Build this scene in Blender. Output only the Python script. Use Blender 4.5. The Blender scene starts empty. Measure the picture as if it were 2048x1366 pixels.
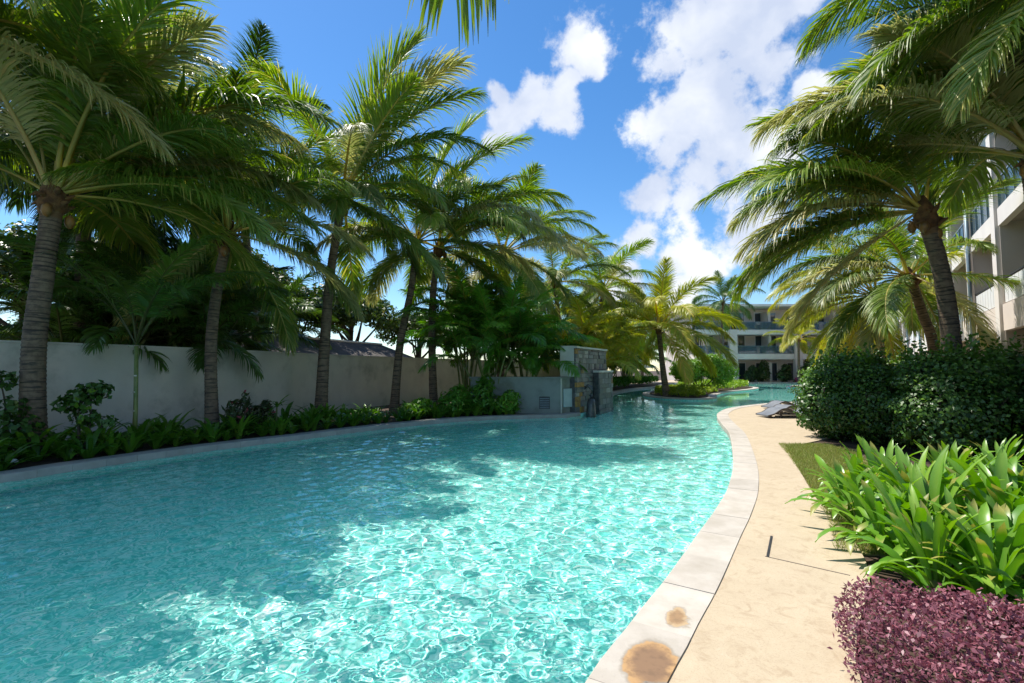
import bpy, math, random
import numpy as np
from mathutils import Vector, Matrix
from mathutils.geometry import delaunay_2d_cdt
R = math.radians
sc = bpy.context.scene
COL = sc.collection

# ------------------------------------------------------------ camera, sky, sun, exposure
EYE = 1.65
PITCH = R(3.3)
FPX = 967.0
cd = bpy.data.cameras.new('camera')
cam = bpy.data.objects.new('camera', cd)
COL.objects.link(cam)
sc.camera = cam
cd.lens = 17.0
cd.sensor_width = 36.0
cd.clip_start = 0.05
cd.clip_end = 2000.0
cam.location = (0, 0, EYE)
cam.rotation_euler = (R(90) + PITCH, 0, 0)


def ray(px, py):
    u, v = (px - 1024) / FPX, (683 - py) / FPX
    return Vector((u, math.cos(PITCH) - v * math.sin(PITCH), math.sin(PITCH) + v * math.cos(PITCH)))


def P(px, py, z=0.0):
    d = ray(px, py)
    t = (z - EYE) / d.z
    return Vector((d.x * t, d.y * t, z))


def PD(px, py, Y):
    d = ray(px, py)
    t = Y / d.y
    return Vector((d.x * t, Y, EYE + d.z * t))


SUN_EL = 61.0
SUN_AZ = math.atan2(-0.75, 0.66)          # measured from +Y towards +X
w = bpy.data.worlds.new('World')
sc.world = w
w.use_nodes = True
wn, wl = w.node_tree.nodes, w.node_tree.links
bg = wn['Background']
SKY = 0.13
bg.inputs[1].default_value = SKY
sky = wn.new('ShaderNodeTexSky')
sky.sky_type = 'NISHITA'
sky.sun_disc = False
sky.sun_elevation = R(SUN_EL)
sky.sun_rotation = SUN_AZ
sky.altitude = 0
sky.air_density = 1.0
sky.dust_density = 0.15
sky.ozone_density = 3.5


def wmath(op, a, b=None, c=None, clamp=False):
    n = wn.new('ShaderNodeMath')
    n.operation = op
    n.use_clamp = clamp
    for i, x in enumerate((a, b, c)):
        if x is None:
            continue
        if isinstance(x, (int, float)):
            n.inputs[i].default_value = x
        else:
            wl.new(x, n.inputs[i])
    return n.outputs[0]


tc = wn.new('ShaderNodeTexCoord')
dirv = tc.outputs['Generated']
wnoise = wn.new('ShaderNodeTexNoise')
wnoise.inputs['Scale'].default_value = 7.0
wnoise.inputs['Detail'].default_value = 5.0
wl.new(dirv, wnoise.inputs['Vector'])
wsub = wn.new('ShaderNodeVectorMath'); wsub.operation = 'SUBTRACT'
wl.new(wnoise.outputs['Color'], wsub.inputs[0]); wsub.inputs[1].default_value = (.5, .5, .5)
wsc = wn.new('ShaderNodeVectorMath'); wsc.operation = 'SCALE'
wl.new(wsub.outputs[0], wsc.inputs[0]); wsc.inputs['Scale'].default_value = 0.07
wadd = wn.new('ShaderNodeVectorMath'); wadd.operation = 'ADD'
wl.new(dirv, wadd.inputs[0]); wl.new(wsc.outputs[0], wadd.inputs[1])
CLOUDS = [(1152, 92, 62), (1165, 135, 42), (1060, 212, 52), (1020, 245, 42), (1112, 226, 50), (1000, 185, 24),
          (1130, 175, 26), (985, 285, 26), (1500, -60, 150), (1425, 60, 100), (1550, 10, 70), (1335, 120, 52),
          (1440, 165, 115), (1355, 235, 92), (1450, 270, 105), (1530, 150, 75), (1610, -15, 46), (1340, 295, 55),
          (1400, 345, 80), (1300, 385, 46), (1380, 395, 46), (1445, 340, 50), (1635, 195, 55), (1620, 260, 50),
          (1485, 478, 62), (1525, 440, 40), (1350, 520, 52), (1290, 480, 38), (1405, 545, 44), (1260, 565, 40),
          (1370, 575, 50), (1560, 300, 60), (250, -300, 120), (700, -500, 110), (-500, 250, 90)]
field = None
for (x, y, r) in CLOUDS:
    d = ray(x, y)
    k = d.length
    d = d / k
    dn = wn.new('ShaderNodeVectorMath'); dn.operation = 'DISTANCE'
    wl.new(wadd.outputs[0], dn.inputs[0]); dn.inputs[1].default_value = d
    rr = 1.0 * r / FPX / (k ** 1.5)
    v = wmath('MULTIPLY_ADD', dn.outputs['Value'], -1.0 / (rr * 1.9), 1.0)
    field = v if field is None else wmath('SMOOTH_MAX', field, v, 0.05)
# scattered cumulus over the rest of the sky dome
rng0 = random.Random(4)
for i in range(12):
    a = rng0.uniform(R(75), R(285))
    e = rng0.uniform(R(18), R(70))
    dn = wn.new('ShaderNodeVectorMath'); dn.operation = 'DISTANCE'
    wl.new(wadd.outputs[0], dn.inputs[0])
    dn.inputs[1].default_value = (math.sin(a) * math.cos(e), math.cos(a) * math.cos(e), math.sin(e))
    v = wmath('MULTIPLY_ADD', dn.outputs['Value'], -1.0 / rng0.uniform(.16, .32), 1.0)
    field = wmath('SMOOTH_MAX', field, v, 0.05)
cn = wn.new('ShaderNodeTexNoise')
cn.inputs['Scale'].default_value = 13.0
cn.inputs['Detail'].default_value = 9.0
cn.inputs['Roughness'].default_value = 0.62
wl.new(dirv, cn.inputs['Vector'])
fld = wmath('MULTIPLY_ADD', cn.outputs[0], 1.9, wmath('ADD', field, -1.0))
dens = wn.new('ShaderNodeMapRange'); dens.interpolation_type = 'SMOOTHSTEP'
wl.new(fld, dens.inputs[0])
dens.inputs[1].default_value = 0.26
dens.inputs[2].default_value = 0.64
shade = wn.new('ShaderNodeTexNoise')
shade.inputs['Scale'].default_value = 6.5
shade.inputs['Detail'].default_value = 6.0
wl.new(wadd.outputs[0], shade.inputs['Vector'])
ramp = wn.new('ShaderNodeValToRGB')
ramp.color_ramp.elements[0].position = .36
ramp.color_ramp.elements[0].color = (3.2, 3.6, 4.5, 1)
ramp.color_ramp.elements[1].position = .60
ramp.color_ramp.elements[1].color = (5.0, 5.15, 5.4, 1)
wl.new(shade.outputs[0], ramp.inputs[0])
hsv = wn.new('ShaderNodeHueSaturation')
hsv.inputs['Saturation'].default_value = 1.25
hsv.inputs['Value'].default_value = 0.86
wl.new(sky.outputs[0], hsv.inputs['Color'])
wmix = wn.new('ShaderNodeMix'); wmix.data_type = 'RGBA'
wl.new(wmath('MULTIPLY', dens.outputs[0], 0.96), wmix.inputs[0])
wl.new(hsv.outputs[0], wmix.inputs[6])
wl.new(ramp.outputs[0], wmix.inputs[7])
wl.new(wmix.outputs[2], bg.inputs[0])

sl = bpy.data.lights.new('sun', 'SUN')
sl.energy = 4.4
sl.angle = R(0.5)
sl.color = (1.0, 0.95, 0.86)
sl.cycles.is_caustics_light = True
so = bpy.data.objects.new('sun', sl)
COL.objects.link(so)
ce = math.cos(R(SUN_EL))
TOSUN = Vector((math.sin(SUN_AZ) * ce, math.cos(SUN_AZ) * ce, math.sin(R(SUN_EL))))
so.rotation_euler = TOSUN.to_track_quat('Z', 'Y').to_euler()
so.location = (-20, 20, 30)
vs = sc.view_settings
vs.view_transform = 'Standard'
vs.look = 'None'
vs.exposure = 0.68
vs.gamma = 1.0
vs.use_curve_mapping = False
sc.cycles.max_bounces = 10
sc.cycles.transparent_max_bounces = 12
sc.cycles.diffuse_bounces = 3
sc.cycles.sample_clamp_indirect = 6.0
sc.cycles.sample_clamp_direct = 12.0


# ------------------------------------------------------------ helpers
def tag(o, label=None, cat=None, group=None, kind=None):
    if label: o['label'] = label
    if cat: o['category'] = cat
    if group: o['group'] = group
    if kind: o['kind'] = kind
    return o


def link(name, me, parent=None, m=None, loc=None):
    o = bpy.data.objects.new(name, me)
    COL.objects.link(o)
    if m is not None:
        me.materials.append(m)
    if parent is not None:
        o.parent = parent
    if loc is not None:
        o.location = loc
    return o


def thing(name, loc=(0, 0, 0), rz=0.0, label=None, cat=None, group=None, kind=None):
    o = bpy.data.objects.new(name, None)
    COL.objects.link(o)
    o.empty_display_size = 0.2
    o.location = loc
    o.rotation_euler = (0, 0, rz)
    return tag(o, label, cat, group, kind)


def npmesh(name, v, q, smooth=False, attr=None):
    """v (n,3); q list of (faces array) all of the same size, or list of such arrays"""
    me = bpy.data.meshes.new(name)
    if isinstance(q, np.ndarray):
        q = [q]
    me.vertices.add(len(v))
    me.vertices.foreach_set('co', np.asarray(v, np.float32).ravel())
    li = np.concatenate([a.ravel() for a in q]).astype(np.int32)
    sizes = np.concatenate([np.full(len(a), a.shape[1], np.int32) for a in q])
    st = np.concatenate([[0], np.cumsum(sizes)[:-1]]).astype(np.int32)
    me.loops.add(len(li)); me.loops.foreach_set('vertex_index', li)
    me.polygons.add(len(sizes)); me.polygons.foreach_set('loop_start', st)
    if smooth:
        me.polygons.foreach_set('use_smooth', np.ones(len(sizes), bool))
    if attr is not None:
        a = me.attributes.new('tone', 'FLOAT', 'POINT')
        a.data.foreach_set('value', np.asarray(attr, np.float32))
    me.update(calc_edges=True)
    return me


class MB:
    def __init__(s):
        s.v = []; s.f = []; s.t = []; s.sm = []

    def add(s, vs, fs, tone=0.5, smooth=False):
        n = len(s.v)
        s.v += [tuple(p) for p in vs]
        s.f += [tuple(i + n for i in f) for f in fs]
        s.sm += [smooth] * len(fs)
        s.t += [tone] * len(vs) if isinstance(tone, (int, float)) else list(tone)
        return s

    def box(s, x0, x1, y0, y1, z0, z1, tone=.5):
        return s.add([(x0, y0, z0), (x1, y0, z0), (x1, y1, z0), (x0, y1, z0), (x0, y0, z1), (x1, y0, z1), (x1, y1, z1), (x0, y1, z1)],
                     [(0, 3, 2, 1), (4, 5, 6, 7), (0, 1, 5, 4), (1, 2, 6, 5), (2, 3, 7, 6), (3, 0, 4, 7)], tone)

    def prism(s, pts, z0, z1, tone=.5):
        n = len(pts)
        vs = [(p[0], p[1], z0) for p in pts] + [(p[0], p[1], z1) for p in pts]
        fs = [tuple(range(n - 1, -1, -1)), tuple(range(n, 2 * n))] + [(i, (i + 1) % n, n + (i + 1) % n, n + i) for i in range(n)]
        return s.add(vs, fs, tone)

    def tube(s, pts, rad, n=8, cap=True, tone=.5, flat=1.0):
        pts = [Vector(p) for p in pts]
        if isinstance(rad, (int, float)): rad = [rad] * len(pts)
        ref = Vector((0, 0, 1))
        d0 = (pts[-1] - pts[0]).normalized()
        if abs(d0.z) > .9: ref = Vector((1, 0, 0))
        vs = []; tn = []
        for i, p in enumerate(pts):
            t = (pts[min(i + 1, len(pts) - 1)] - pts[max(i - 1, 0)]).normalized()
            a = t.cross(ref).normalized(); b = a.cross(t)
            for k in range(n):
                an = 2 * math.pi * k / n
                vs.append(p + (a * math.cos(an) + b * math.sin(an) * flat) * rad[i])
                tn.append(tone if isinstance(tone, (int, float)) else tone[i])
        fs = [(i * n + k, i * n + (k + 1) % n, (i + 1) * n + (k + 1) % n, (i + 1) * n + k) for i in range(len(pts) - 1) for k in range(n)]
        if cap:
            fs += [tuple(range(n - 1, -1, -1)), tuple((len(pts) - 1) * n + k for k in range(n))]
        return s.add(vs, fs, tn, True)

    def build(s, name, m, parent=None, loc=None, bevel=0):
        me = bpy.data.meshes.new(name)
        me.from_pydata(s.v, [], s.f)
        me.polygons.foreach_set('use_smooth', s.sm)
        a = me.attributes.new('tone', 'FLOAT', 'POINT')
        a.data.foreach_set('value', np.asarray(s.t, np.float32))
        me.update()
        o = link(name, me, parent, m, loc)
        if bevel:
            b = o.modifiers.new('bevel', 'BEVEL'); b.width = bevel; b.segments = 2; b.limit_method = 'ANGLE'
        return o


def copy_tree(o, parent=None):
    c = o.copy(); COL.objects.link(c); c.parent = parent
    for ch in list(o.children):
        copy_tree(ch, c)
    return c


def catmull(pts, n=8, closed=False):
    out = []
    P_ = [Vector(p) for p in pts]
    m = len(P_)
    rngi = range(m if closed else m - 1)
    for i in rngi:
        p0 = P_[(i - 1) % m] if closed or i > 0 else P_[0]
        p1 = P_[i]; p2 = P_[(i + 1) % m]
        p3 = P_[(i + 2) % m] if closed or i + 2 < m else P_[-1]
        for k in range(n):
            t = k / n
            out.append(0.5 * ((2 * p1) + (p2 - p0) * t + (2 * p0 - 5 * p1 + 4 * p2 - p3) * t * t + (3 * p1 - p0 - 3 * p2 + p3) * t ** 3))
    if not closed:
        out.append(P_[-1])
    return out


def resample(pts, step):
    out = [pts[0]]; acc = 0.0
    for a, b in zip(pts[:-1], pts[1:]):
        L = (b - a).length
        pos = step - acc
        while pos <= L:
            out.append(a.lerp(b, pos / L)); pos += step
        acc = (acc + L) % step if L else acc
    return out


def offset(pts, d, closed=False):
    out = []; n = len(pts)
    for i, p in enumerate(pts):
        a = pts[(i - 1) % n] if closed or i > 0 else pts[i]
        b = pts[(i + 1) % n] if closed or i < n - 1 else pts[i]
        t = (b - a); t.z = 0; t.normalize()
        out.append(Vector((p.x + t.y * d, p.y - t.x * d, p.z)))
    return out


# ------------------------------------------------------------ materials
def mat(name):
    m = bpy.data.materials.new(name)
    m.use_nodes = True
    return m, m.node_tree.nodes, m.node_tree.links, m.node_tree.nodes['Principled BSDF']


def add_noise(n, l, scale, detail=5, rough=.55, vec=None, dist=0.0):
    t = n.new('ShaderNodeTexNoise')
    t.inputs['Scale'].default_value = scale
    t.inputs['Detail'].default_value = detail
    t.inputs['Roughness'].default_value = rough
    t.inputs['Distortion'].default_value = dist
    if vec is None:
        c = n.new('ShaderNodeTexCoord'); vec = c.outputs['Object']
    l.new(vec, t.inputs['Vector'])
    return t


def mixc(n, l, f, a, b, mode='MIX'):
    x = n.new('ShaderNodeMix'); x.data_type = 'RGBA'; x.blend_type = mode
    if isinstance(f, (int, float)): x.inputs[0].default_value = f
    else: l.new(f, x.inputs[0])
    for i, c in ((6, a), (7, b)):
        if isinstance(c, tuple): x.inputs[i].default_value = c if len(c) == 4 else c + (1,)
        else: l.new(c, x.inputs[i])
    return x.outputs[2]


def maprange(n, l, v, a, b, c=0.0, d=1.0, smooth=True):
    x = n.new('ShaderNodeMapRange')
    if smooth: x.interpolation_type = 'SMOOTHSTEP'
    l.new(v, x.inputs[0])
    for i, k in enumerate((a, b, c, d)): x.inputs[i + 1].default_value = k
    return x.outputs[0]


def plain(name, c1, c2=None, scale=3.0, rough=.7, bump=0.0, bscale=40., metal=0.0, spec=.5, c3=None, s3=.6, lo=.35, hi=.65):
    m, n, l, p = mat(name)
    c2 = c2 or tuple(x * .8 for x in c1)
    t = add_noise(n, l, scale)
    col = mixc(n, l, maprange(n, l, t.outputs[0], lo, hi), c1, c2)
    if c3:
        t3 = add_noise(n, l, s3, 7, .65)
        col = mixc(n, l, maprange(n, l, t3.outputs[0], .5, .72), col, c3)
    l.new(col, p.inputs['Base Color'])
    p.inputs['Roughness'].default_value = rough
    p.inputs['Metallic'].default_value = metal
    p.inputs['Specular IOR Level'].default_value = spec
    if bump:
        b = n.new('ShaderNodeBump'); b.inputs['Strength'].default_value = bump; b.inputs['Distance'].default_value = .01
        t2 = add_noise(n, l, bscale, 6)
        l.new(t2.outputs[0], b.inputs['Height']); l.new(b.outputs[0], p.inputs['Normal'])
    return m


def leafmat(name, young, main, old, rough=.38, trans=.3, spec=.5, rnd=.35):
    """tone attribute 0 -> old/yellow, .5 -> main, 1 -> young, also sunlit hedge tops"""
    m, n, l, p = mat(name)
    a = n.new('ShaderNodeAttribute'); a.attribute_name = 'tone'
    cr = n.new('ShaderNodeValToRGB')
    e = cr.color_ramp.elements
    e[0].position = 0.0; e[0].color = old + (1,)
    e[1].position = 1.0; e[1].color = young + (1,)
    x = e.new(.42); x.color = main + (1,)
    x = e.new(.62); x.color = tuple(c * 1.12 for c in main) + (1,)
    l.new(a.outputs['Fac'], cr.inputs[0])
    oi = n.new('ShaderNodeObjectInfo')
    h = n.new('ShaderNodeHueSaturation')
    l.new(cr.outputs[0], h.inputs['Color'])
    l.new(maprange(n, l, oi.outputs['Random'], 0, 1, 1 - rnd, 1 + rnd, False), h.inputs['Value'])
    l.new(maprange(n, l, oi.outputs['Random'], 0, 1, .512, .49, False), h.inputs['Hue'])
    l.new(h.outputs[0], p.inputs['Base Color'])
    p.inputs['Roughness'].default_value = rough
    p.inputs['Specular IOR Level'].default_value = spec
    tr = n.new('ShaderNodeBsdfTranslucent')
    h2 = n.new('ShaderNodeHueSaturation'); h2.inputs['Saturation'].default_value = 1.15; h2.inputs['Value'].default_value = 1.5
    l.new(h.outputs[0], h2.inputs['Color']); l.new(h2.outputs[0], tr.inputs['Color'])
    ms = n.new('ShaderNodeMixShader'); ms.inputs[0].default_value = trans
    l.new(p.outputs[0], ms.inputs[1]); l.new(tr.outputs[0], ms.inputs[2])
    l.new(ms.outputs[0], n['Material Output'].inputs['Surface'])
    return m


M = {}
M['soil'] = plain('soil', (.075, .045, .028), (.035, .022, .015), 6, .95, .6, 30, c3=(.11, .075, .04))
M['render_wall'] = plain('painted_render', (.66, .62, .54), (.60, .56, .49), 1.2, .85, .15, 60, c3=(.38, .37, .31), s3=.7)
M['green_render'] = plain('grey_green_render', (.26, .30, .27), (.21, .245, .22), 1.5, .8, .1, 50, c3=(.16, .18, .14), s3=1.5)
M['pale_render'] = plain('pale_render', (.56, .58, .52), (.48, .50, .45), 2.5, .8)
M['facade'] = plain('beige_facade', (.70, .61, .54), (.64, .56, .50), .6, .85, .05, 40)
M['facade_white'] = plain('pale_facade', (.74, .69, .64), (.68, .63, .59), .7, .8, .05, 40)
M['white_metal'] = plain('white_paint', (.78, .78, .78), (.74, .74, .75), 2, .45)
M['grey_metal'] = plain('grey_blue_metal', (.20, .27, .31), (.17, .23, .27), 3, .4, metal=.3)
M['dark_metal'] = plain('dark_metal', (.03, .03, .03), (.02, .02, .02), 8, .5)
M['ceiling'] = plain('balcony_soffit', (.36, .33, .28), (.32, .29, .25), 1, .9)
M['curtain'] = plain('curtain_fabric', (.42, .38, .32), (.30, .27, .23), 9, .9)
M['slate'] = plain('slate_roof', (.10, .085, .075), (.06, .05, .045), 5, .8, .4, 20)
M['lounger'] = plain('grey_lounger', (.17, .185, .21), (.13, .14, .16), 3, .55)
M['lounger_dark'] = plain('dark_lounger', (.07, .055, .05), (.05, .04, .035), 3, .6)
M['fibre'] = plain('palm_fibre', (.20, .10, .035), (.09, .045, .02), 9, .95, .8, 40)
M['coconut'] = plain('coconut', (.32, .15, .03), (.16, .09, .03), 5, .5)
M['bark'] = plain('tree_bark', (.10, .075, .055), (.055, .04, .03), 8, .9, .8, 20)
M['cane'] = plain('green_cane', (.12, .17, .04), (.20, .22, .07), 6, .5)
M['petiole'] = plain('palm_petiole', (.22, .25, .05), (.13, .17, .035), 5, .45)
M['pool_light'] = plain('pale_stone', (.6, .55, .47), (.5, .45, .38), 9, .7)


def glass_mat(name, c, rough=.03):
    m, n, l, p = mat(name)
    p.inputs['Base Color'].default_value = c + (1,)
    p.inputs['Roughness'].default_value = rough
    p.inputs['Specular IOR Level'].default_value = 1.0
    tr = n.new('ShaderNodeBsdfTransparent'); tr.inputs[0].default_value = (.62, .74, .78, 1)
    ms = n.new('ShaderNodeMixShader'); ms.inputs[0].default_value = .45
    l.new(p.outputs[0], ms.inputs[1]); l.new(tr.outputs[0], ms.inputs[2])
    l.new(ms.outputs[0], n['Material Output'].inputs['Surface'])
    return m


M['glass'] = glass_mat('balcony_glass', (.10, .16, .19))
m, n, l, p = mat('window_glass')
p.inputs['Base Color'].default_value = (.035, .05, .06, 1); p.inputs['Roughness'].default_value = .05; p.inputs['Specular IOR Level'].default_value = 1.0
M['window'] = m

# palm trunk: pale grey-brown with irregular dark leaf scars
m, n, l, p = mat('palm_trunk')
c = n.new('ShaderNodeTexCoord')
a = n.new('ShaderNodeAttribute'); a.attribute_name = 'tone'
t = add_noise(n, l, 9, 6, .65)
mp = n.new('ShaderNodeMapping'); mp.inputs['Scale'].default_value = (1, 1, 7); l.new(c.outputs['Object'], mp.inputs[0])
t2 = add_noise(n, l, 3.2, 5, .6, mp.outputs[0])
col = mixc(n, l, maprange(n, l, t.outputs[0], .35, .7), (.22, .155, .10), (.12, .085, .055))
col = mixc(n, l, maprange(n, l, t2.outputs[0], .5, .66), col, (.055, .045, .035))
col = mixc(n, l, maprange(n, l, a.outputs['Fac'], .3, .02), col, (.04, .03, .022))
col = mixc(n, l, maprange(n, l, a.outputs['Fac'], .8, 1.0), col, (.22, .10, .03))
l.new(col, p.inputs['Base Color']); p.inputs['Roughness'].default_value = .9
b = n.new('ShaderNodeBump'); b.inputs['Strength'].default_value = .7; b.inputs['Distance'].default_value = .02
l.new(t2.outputs[0], b.inputs['Height']); l.new(b.outputs[0], p.inputs['Normal'])
M['trunk'] = m

M['frond'] = leafmat('coconut_frond', (.23, .35, .035), (.165, .25, .034), (.58, .50, .13), .48, .40, .8)
M['frond_yellow'] = leafmat('yellow_green_frond', (.33, .38, .03), (.33, .35, .04), (.58, .44, .09), .4, .4, .5, .2)
M['frond_pale'] = leafmat('pale_sunlit_frond', (.36, .38, .12), (.33, .34, .13), (.56, .46, .16), .5, .38, 1.0, .15)  # paler frond copy: sunlight on the leaflets put into the colour
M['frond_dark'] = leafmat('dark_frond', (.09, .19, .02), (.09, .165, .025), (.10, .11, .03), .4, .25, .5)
M['areca'] = leafmat('areca_frond', (.14, .33, .03), (.10, .25, .025), (.20, .22, .04), .4, .35, .5)
M['tree_leaf'] = leafmat('tree_leaf', (.11, .18, .025), (.05, .09, .016), (.16, .15, .04), .4, .28, .5)
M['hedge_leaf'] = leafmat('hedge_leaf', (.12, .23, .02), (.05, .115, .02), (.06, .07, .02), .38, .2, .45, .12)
M['bed_leaf'] = leafmat('strap_leaf', (.16, .32, .03), (.09, .21, .02), (.16, .13, .03), .4, .3, .5)
M['lily_leaf'] = leafmat('lily_leaf', (.28, .42, .07), (.12, .27, .022), (.34, .33, .08), .36, .3, .55, .2)
M['shrub_leaf'] = leafmat('shrub_leaf', (.32, .46, .05), (.17, .30, .035), (.25, .28, .05), .4, .35, .5, .1)
M['cover_leaf'] = leafmat('ground_cover_leaf', (.45, .50, .03), (.22, .30, .03), (.30, .26, .04), .45, .3, .4, .1)
M['red_leaf'] = leafmat('red_leaf', (.22, .03, .04), (.05, .075, .02), (.12, .02, .03), .4, .2, .5, .1)
M['purple_leaf'] = leafmat('purple_leaf', (.46, .17, .20), (.22, .08, .11), (.07, .03, .04), .45, .2, .45, .0)
M['grass'] = leafmat('grass_blade', (.28, .37, .08), (.21, .27, .06), (.45, .34, .16), .6, .25, .3, .0)
M['flower'] = plain('pink_flower', (.6, .08, .16), (.5, .05, .2), 5, .5)

# mosaic of the basin; its whitest tiles stand in for caustic sparkle
m, n, l, p = mat('pool_mosaic')
c = n.new('ShaderNodeTexCoord')
sn = n.new('ShaderNodeVectorMath'); sn.operation = 'SNAP'; sn.inputs[1].default_value = (.028, .028, .028)
l.new(c.outputs['Object'], sn.inputs[0])
wnn = n.new('ShaderNodeTexWhiteNoise'); wnn.noise_dimensions = '3D'; l.new(sn.outputs[0], wnn.inputs['Vector'])
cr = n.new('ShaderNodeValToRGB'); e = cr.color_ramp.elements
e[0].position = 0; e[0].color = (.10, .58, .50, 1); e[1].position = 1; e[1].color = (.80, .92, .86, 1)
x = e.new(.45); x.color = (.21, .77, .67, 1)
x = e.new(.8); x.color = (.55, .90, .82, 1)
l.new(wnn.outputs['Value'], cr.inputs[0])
l.new(cr.outputs[0], p.inputs['Base Color']); p.inputs['Roughness'].default_value = .5
M['mosaic'] = m
m, n, l, p = mat('pool_water')
p.inputs['Base Color'].default_value = (.94, 1, .99, 1); p.inputs['Roughness'].default_value = 0
p.inputs['IOR'].default_value = 1.33; p.inputs['Transmission Weight'].default_value = 1
M['water'] = m

# coping stone (pale limestone, brown stains near the camera)
def stone_mat(name, c1, c2, stains=()):
    m, n, l, p = mat(name)
    c = n.new('ShaderNodeTexCoord'); ob = c.outputs['Object']
    t = add_noise(n, l, 4, 7, .65, ob); t2 = add_noise(n, l, 60, 4, .6, ob); t3 = add_noise(n, l, 1.3, 4, .6, ob)
    geo = n.new('ShaderNodeObjectInfo')
    col = mixc(n, l, maprange(n, l, t.outputs[0], .35, .68), c1, c2)
    col = mixc(n, l, maprange(n, l, t2.outputs[0], .55, .8, 0, .3), col, tuple(k * .6 for k in c1))
    col = mixc(n, l, maprange(n, l, t3.outputs[0], .48, .70, 0, .65), col, (.35, .31, .25))
    h = n.new('ShaderNodeHueSaturation'); l.new(col, h.inputs['Color'])
    l.new(maprange(n, l, geo.outputs['Random'], 0, 1, .90, 1.06, False), h.inputs['Value'])
    col = h.outputs[0]
    for (sx, sy, ang, rx, ry, c_in, c_rim, amt) in stains:
        mp = n.new('ShaderNodeMapping'); mp.vector_type = 'TEXTURE'
        mp.inputs['Location'].default_value = (sx, sy, 0); mp.inputs['Rotation'].default_value = (0, 0, ang); mp.inputs['Scale'].default_value = (rx, ry, 1)
        wv = n.new('ShaderNodeVectorMath'); wv.operation = 'MULTIPLY_ADD'
        tt = add_noise(n, l, 9, 4, .6, ob)
        l.new(tt.outputs['Color'], wv.inputs[0]); wv.inputs[1].default_value = (.13, .13, 0); l.new(ob, wv.inputs[2])
        l.new(wv.outputs[0], mp.inputs[0])
        ml = n.new('ShaderNodeVectorMath'); ml.operation = 'MULTIPLY'; ml.inputs[1].default_value = (1, 1, 0); l.new(mp.outputs[0], ml.inputs[0])
        ln = n.new('ShaderNodeVectorMath'); ln.operation = 'LENGTH'; l.new(ml.outputs[0], ln.inputs[0])
        inner = mixc(n, l, maprange(n, l, ln.outputs['Value'], .55, .92), c_in, c_rim)
        inner = mixc(n, l, maprange(n, l, add_noise(n, l, 16, 5, .6, ob).outputs[0], .45, .7, 0, .6), inner, tuple(k * .6 for k in c_in))
        f = maprange(n, l, ln.outputs['Value'], .92, 1.04, amt, 0)
        # thin dark rim
        col = mixc(n, l, maprange(n, l, ln.outputs['Value'], 1.22, 1.0, 0, .55 * amt), col, (.20, .16, .11))
        col = mixc(n, l, f, col, inner)
    l.new(col, p.inputs['Base Color']); p.inputs['Roughness'].default_value = .8
    b = n.new('ShaderNodeBump'); b.inputs['Strength'].default_value = .25; b.inputs['Distance'].default_value = .004
    l.new(t2.outputs[0], b.inputs['Height']); l.new(b.outputs[0], p.inputs['Normal'])
    return m


s3_ = P(1335, 1362); s1 = P(1308, 1312); s2 = P(1368, 1226)
M['coping'] = stone_mat('coping_stone', (.44, .395, .335), (.51, .465, .405), (
    (s1.x + .02, s1.y - .02, R(66), .235, .145, (.22, .125, .065), (.44, .26, .11), .95),
    (s2.x, s2.y, R(62), .135, .07, (.30, .17, .07), (.46, .32, .17), .85), (s3_.x, s3_.y, R(0), .10, .06, (.12, .11, .10), (.22, .20, .18), .8)))
M['coping_shade'] = stone_mat('shaded_coping_stone', (.36, .35, .31), (.44, .42, .37))  # darker, greyer copy of the coping stone: shade put into its colour
M['grout'] = plain('grout', (.27, .24, .20), (.20, .18, .15), 20, .9)
M['joint'] = plain('sawn_joint', (.14, .11, .09), (.10, .08, .06), 20, .9)

# washed beige concrete deck
m, n, l, p = mat('deck_concrete')
c = n.new('ShaderNodeTexCoord'); ob = c.outputs['Object']
t = add_noise(n, l, 1.6, 8, .7, ob, .6); t2 = add_noise(n, l, 130, 3, .6, ob); t3 = add_noise(n, l, 7, 6, .7, ob, 1.2)
col = mixc(n, l, maprange(n, l, t.outputs[0], .35, .68), (.50, .41, .285), (.45, .365, .25))
col = mixc(n, l, maprange(n, l, t3.outputs[0], .48, .70, 0, .75), col, (.37, .28, .18))
col = mixc(n, l, maprange(n, l, t3.outputs[0], .42, .25, 0, .5), col, (.58, .48, .35))
col = mixc(n, l, maprange(n, l, t2.outputs[0], .48, .72, 0, .45), col, (.30, .22, .15))
l.new(col, p.inputs['Base Color']); p.inputs['Roughness'].default_value = .85
b = n.new('ShaderNodeBump'); b.inputs['Strength'].default_value = .3; b.inputs['Distance'].default_value = .004
l.new(t2.outputs[0], b.inputs['Height']); l.new(b.outputs[0], p.inputs['Normal'])
M['deck'] = m

# dark volcanic cladding with moss and ochre
m, n, l, p = mat('cladding_stone')
oi = n.new('ShaderNodeObjectInfo')
cr = n.new('ShaderNodeValToRGB'); cr.color_ramp.interpolation = 'CONSTANT'; e = cr.color_ramp.elements
e[0].position = 0; e[0].color = (.15, .16, .155, 1); e[1].position = .88; e[1].color = (.30, .30, .27, 1)
for pos, cc in ((.2, (.18, .18, .185, 1)), (.38, (.12, .135, .13, 1)), (.55, (.22, .22, .21, 1)), (.7, (.15, .15, .13, 1)), (.96, (.30, .20, .08, 1))):
    x = e.new(pos); x.color = cc
l.new(oi.outputs['Random'], cr.inputs[0])
t = add_noise(n, l, 9, 6, .65)
col = mixc(n, l, maprange(n, l, t.outputs[0], .45, .75, 0, .7), cr.outputs[0], (.06, .08, .07))
l.new(col, p.inputs['Base Color']); p.inputs['Roughness'].default_value = .6
b = n.new('ShaderNodeBump'); b.inputs['Strength'].default_value = .8; b.inputs['Distance'].default_value = .02
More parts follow.
